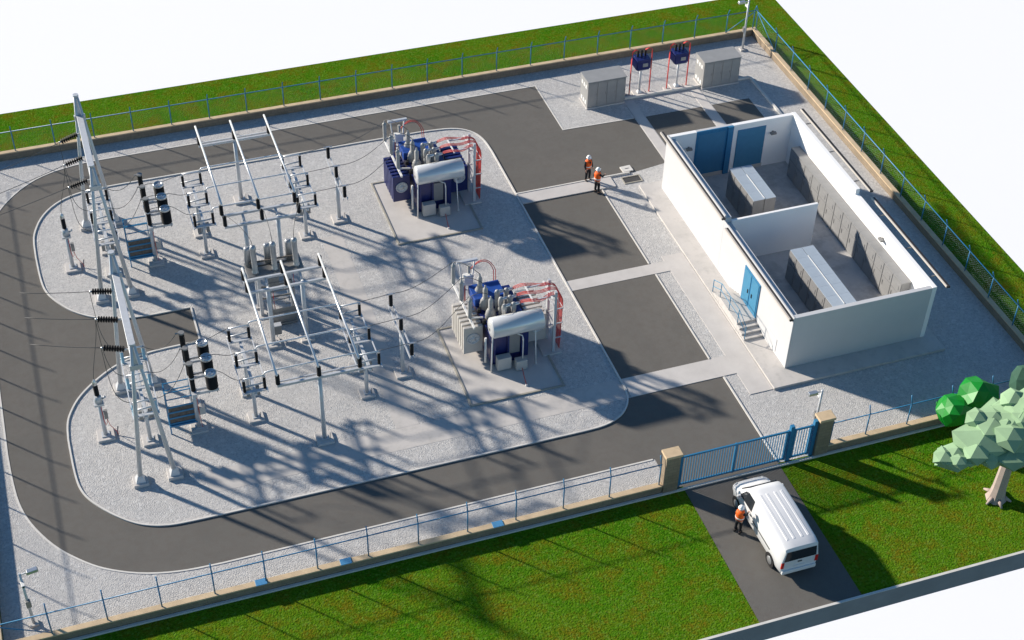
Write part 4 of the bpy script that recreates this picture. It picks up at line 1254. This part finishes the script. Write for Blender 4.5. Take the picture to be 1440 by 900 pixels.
# ------------------------------------------------------------------ people
def skin_obj(name, chains, m, parent, sub=1):
    """chains: list of (points with radii, parent index or None) -> skinned mesh"""
    vs, es, rs, roots = [], [], [], []
    for ch in chains:
        pts, att = ch
        start = len(vs)
        if att is None:
            roots.append(start)
        prev = att
        for p in pts:
            vs.append(p[:3]); rs.append(p[3])
            i = len(vs) - 1
            if prev is not None:
                es.append((prev, i))
            prev = i
    me = bpy.data.meshes.new(name)
    me.from_pydata(vs, es, [])
    me.materials.append(m)
    o = bpy.data.objects.new(name, me)
    COL.objects.link(o)
    o.parent = parent
    sk = o.modifiers.new('skin', 'SKIN')
    sk.use_smooth_shade = True
    if me.skin_vertices:
        for i, r in enumerate(rs):
            d = me.skin_vertices[0].data[i]
            d.radius = (r, r)
            d.use_root = i in roots
    ss = o.modifiers.new('sub', 'SUBSURF')
    ss.levels = sub
    ss.render_levels = sub
    return o
def person(loc, rz, label, elb, hand):
    """elb / hand: (left, right) positions in local space, facing +y"""
    t = thing('person', label, 'person', loc, rz, 'workers in orange vests')
    hip = (0, 0, .95, .12)
    ch = [([(0, 0, .96, .12), (0, 0, 1.2, .12), (0, 0, 1.38, .13), (0, 0, 1.5, .06), (0, .02, 1.58, .075), (0, .025, 1.68, .095), (0, .01, 1.76, .08)], None)]
    for s in (-1, 1):
        ch.append(([(s * .1, 0, .88, .1), (s * .12, .03, .5, .065), (s * .13, 0, .1, .045), (s * .14, .15, .05, .04)], 0))
    shoulders = []
    base = [7, 11]
    for k, s in enumerate((-1, 1)):
        E_, H_ = Vector(elb[k]), Vector(hand[k])
        d = (H_ - E_).normalized()
        palm = H_ + d * .07
        ch.append(([(s * .19, 0, 1.42, .06), (*E_, .045), (*H_, .03), (*palm, .034)], 2))
        side = d.cross(Vector((0, 0, 1)))
        if side.length < .2:
            side = Vector((0, 1, 0))
        side.normalize()
        for q, ln in ((-.027, .065), (-.009, .078), (.009, .074), (.027, .058)):
            f0 = palm + side * q
            f1 = f0 + d * ln * .6
            f2 = f1 + (d * .8 - Vector((0, 0, .6))) * ln * .5
            ch.append(([(*f0, .009), (*f1, .0085), (*f2, .007)], None))
        th0 = H_ + side * .025 * s + d * .02
        ch.append(([(*th0, .011), *[(*(th0 + side * .03 * s + d * .03), .01)], (*(th0 + side * .035 * s + d * .06), .008)], None))
    ch.append(([(0, .09, 1.66, .02), (0, .125, 1.645, .014)], None))
    for s in (-1, 1):
        ch.append(([(s * .085, .01, 1.66, .02), (s * .1, .0, 1.67, .015)], None))
    skin_obj('body', ch, M['skin'], t)
    eyes = MB()
    for s in (-1, 1):
        MB().ico((s * .035, .108, 1.685), .012, 1, smooth=True).build('eye', M['dark'], t)
    MB().bar((-.025, .108, 1.61), (.025, .108, 1.61), .01, .008).build('mouth', M['tail'], t)
    # clothing
    cl = [([(0, 0, .96, .145), (0, 0, 1.2, .145), (0, 0, 1.38, .155), (0, 0, 1.47, .085)], None)]
    for k, s in enumerate((-1, 1)):
        E_, H_ = Vector(elb[k]), Vector(hand[k])
        cl.append(([(s * .2, 0, 1.42, .078), (*E_, .06), (*(E_.lerp(H_, .92)), .045)], 2))
    skin_obj('jacket', cl, M['cloth'], t)
    cl = [([(0, 0, 1.0, .15), (0, 0, .92, .15)], None)]
    for s in (-1, 1):
        cl.append(([(s * .1, 0, .84, .118), (s * .12, .03, .5, .085), (s * .13, 0, .12, .07)], 1))
    skin_obj('trousers', cl, M['cloth'], t)
    for s in (-1, 1):
        MB().box(s * .135 - .05, s * .135 + .05, -.09, .19, 0, .11).build('boot', M['dark'], t, bevel=.03)
    ve = MB().lathe([(.20, .98), (.205, 1.1), (.20, 1.25), (.215, 1.38), (.17, 1.5), (.09, 1.53)], (0, 0, 0), n=18)
    ve.v = [(x * 1.06, y * .92, z) for x, y, z in ve.v]
    vo = ve.build('vest', M['vest'], t)
    bd = MB().lathe([(.207, 1.06), (.212, 1.07), (.212, 1.13), (.207, 1.14)], (0, 0, 0), n=18)
    bd.v = [(x * 1.06, y * .93, z) for x, y, z in bd.v]
    bd.build('reflective_band', M['band'], vo)
    MB().add([(-.06, .185, 1.5), (.06, .185, 1.5), (0, .205, 1.27), (-.06, .195, 1.5), (.06, .195, 1.5), (0, .215, 1.27)], [(0, 1, 2), (5, 4, 3), (0, 3, 4, 1), (1, 4, 5, 2), (2, 5, 3, 0)]).build('collar_opening', M['cloth'], vo)
    h = MB().lathe([(.155, 0), (.16, .015), (.125, .02), (.125, .06), (.11, .11), (.07, .15), (.01, .165)], (0, .015, 1.7), n=20).build('helmet', M['helmet'], t)
    MB().box(-.07, .07, .12, .2, 1.7, 1.715).build('peak', M['helmet'], h, bevel=.005)
    return t
person((8.46, 10.7, .01), R(195), 'worker in orange vest and white helmet standing on the asphalt, arms down', ((-.27, -.02, 1.16), (.27, .02, 1.16)), ((-.27, .1, .92), (.26, .12, .93)))
person((8.55, 9.38, .0), R(-65), 'worker in orange vest holding one arm out, at the corner of the path', ((-.27, -.02, 1.16), (.2, .22, 1.2)), ((-.28, .08, .92), (.12, .5, 1.18)))
person((5.28, -17.45, .005), R(-60), 'worker in orange vest standing beside the white van on the driveway', ((-.26, .05, 1.16), (.22, .2, 1.18)), ((-.25, .2, .95), (.16, .46, 1.15)))

# ------------------------------------------------------------------ trees
def lump(mb, c, r, sub=1, j=.16, sx=1, sy=1, sz=1, seed=0):
    mb.ico(c, r, sub, j, sx, sy, sz, random.Random(seed))
def crown_from_lumps(lumps, voxel, seed, name, m, parent, dec=0.0):
    mb = MB()
    rr = random.Random(seed)
    for i, (c, r, sx, sy, sz) in enumerate(lumps):
        mb.ico(c, r, 1 if dec < 0.5 else 2, .17 if dec < .5 else .15, sx, sy, sz, rr)
        for q in range(4 if dec < .5 else 0):
            a = rr.uniform(0, 6.28)
            mb.ico((c[0] + math.cos(a) * r * sx * .62, c[1] + math.sin(a) * r * sy * .62, c[2] + rr.uniform(-.25, .6) * r * sz), r * rr.uniform(.42, .58), 1, .2, 1.15, 1.15, .75, rr)
    return mb.build(name, m, parent)
t = thing('low_crowned_tree', 'broad pale sage tree with a stout pinkish trunk on the front lawn', 'tree', (18.2, -19.3, 0))
mb = MB()
mb.lathe([(.52, 0), (.40, .25), (.33, .8), (.30, 1.8), (.28, 2.8), (.24, 4.0)], (0, 0, 0), n=8, smooth=False)
for a in (200, 260, 320, 20, 110):
    mb.cyl((.3 * math.cos(R(a)), .3 * math.sin(R(a)), .2), (.72 * math.cos(R(a)), .72 * math.sin(R(a)), .02), .13, .05, n=6)
mb.cyl((0, 0, 1.9), (1.3, -.6, 2.9), .14, .07, n=6).cyl((0, 0, 2.8), (-1.6, .1, 4.3), .16, .08, n=6).cyl((0, 0, 2.8), (.8, .6, 4.5), .16, .08, n=6)
mb.build('trunk', M['trunk_pale'], t)
LP = [((-.2, .1, 4.85), 1.5, 1.25, 1.1, .66), ((-1.9, -.1, 4.55), 1.2, 1.3, 1.1, .6), ((-3.4, -.2, 4.2), .85, 1.2, 1.1, .6), ((.5, .4, 5.5), 1.1, 1.25, 1.1, .7), ((1.6, .1, 5.1), 1.3, 1.1, 1.1, .7),
      ((3.0, -.3, 4.6), 1.3, 1.1, 1.1, .7), ((2.1, -1.2, 3.3), .9, 1.2, 1.1, .65), ((-.9, -.9, 4.3), 1.0, 1.2, 1, .5), ((1.0, -.9, 4.1), 1.0, 1.1, 1.0, .55), ((-1.1, .6, 5.0), 1.1, 1.2, 1, .55), ((2.2, .7, 5.4), 1.0, 1.1, 1.1, .7), ((4.2, .3, 4.2), 1.0, 1, 1, .7)]
crown_from_lumps(LP, .30, 11, 'crown', M['leaf_sage'], t, .085)
t = thing('round_bush_tree', 'glossy bright green bush of round lobes against the front wall', 'tree', (19.0, -14.85, 0))
mb = MB().cyl((0, 0, 0), (0, 0, 1.1), .13, .09, n=8).cyl((0, 0, .7), (-.7, 0, 1.5), .08, .05, n=6).cyl((0, 0, .8), (.5, 0, 1.8), .08, .05, n=6)
mb.build('trunk', M['trunk_dark'], t)
crown_from_lumps([((-.85, .0, 1.75), .85, 1, 1, .95), ((.55, .15, 2.1), 1.02, 1, 1, .95), ((-.05, -.45, 1.15), .6, 1, 1, .85)], .17, 31, 'crown', M['leaf_green'], t, .6)
t = thing('dark_teal_tree', 'dark teal low tree at the right picture edge beside the front wall', 'tree', (22.6, -14.9, 0))
MB().cyl((0, 0, 0), (0, 0, 2.0), .16, .1, n=8).build('trunk', M['trunk_dark'], t)
crown_from_lumps([((-.3, 0, 2.3), 1.05, .9, 1, 1), ((.9, .2, 2.9), 1.35, 1, 1, 1), ((1.8, -.2, 2.2), 1.1, 1, 1, 1), ((.6, -.6, 1.7), .8, 1, 1, .8)], .2, 51, 'crown', M['leaf_teal'], t, .6)
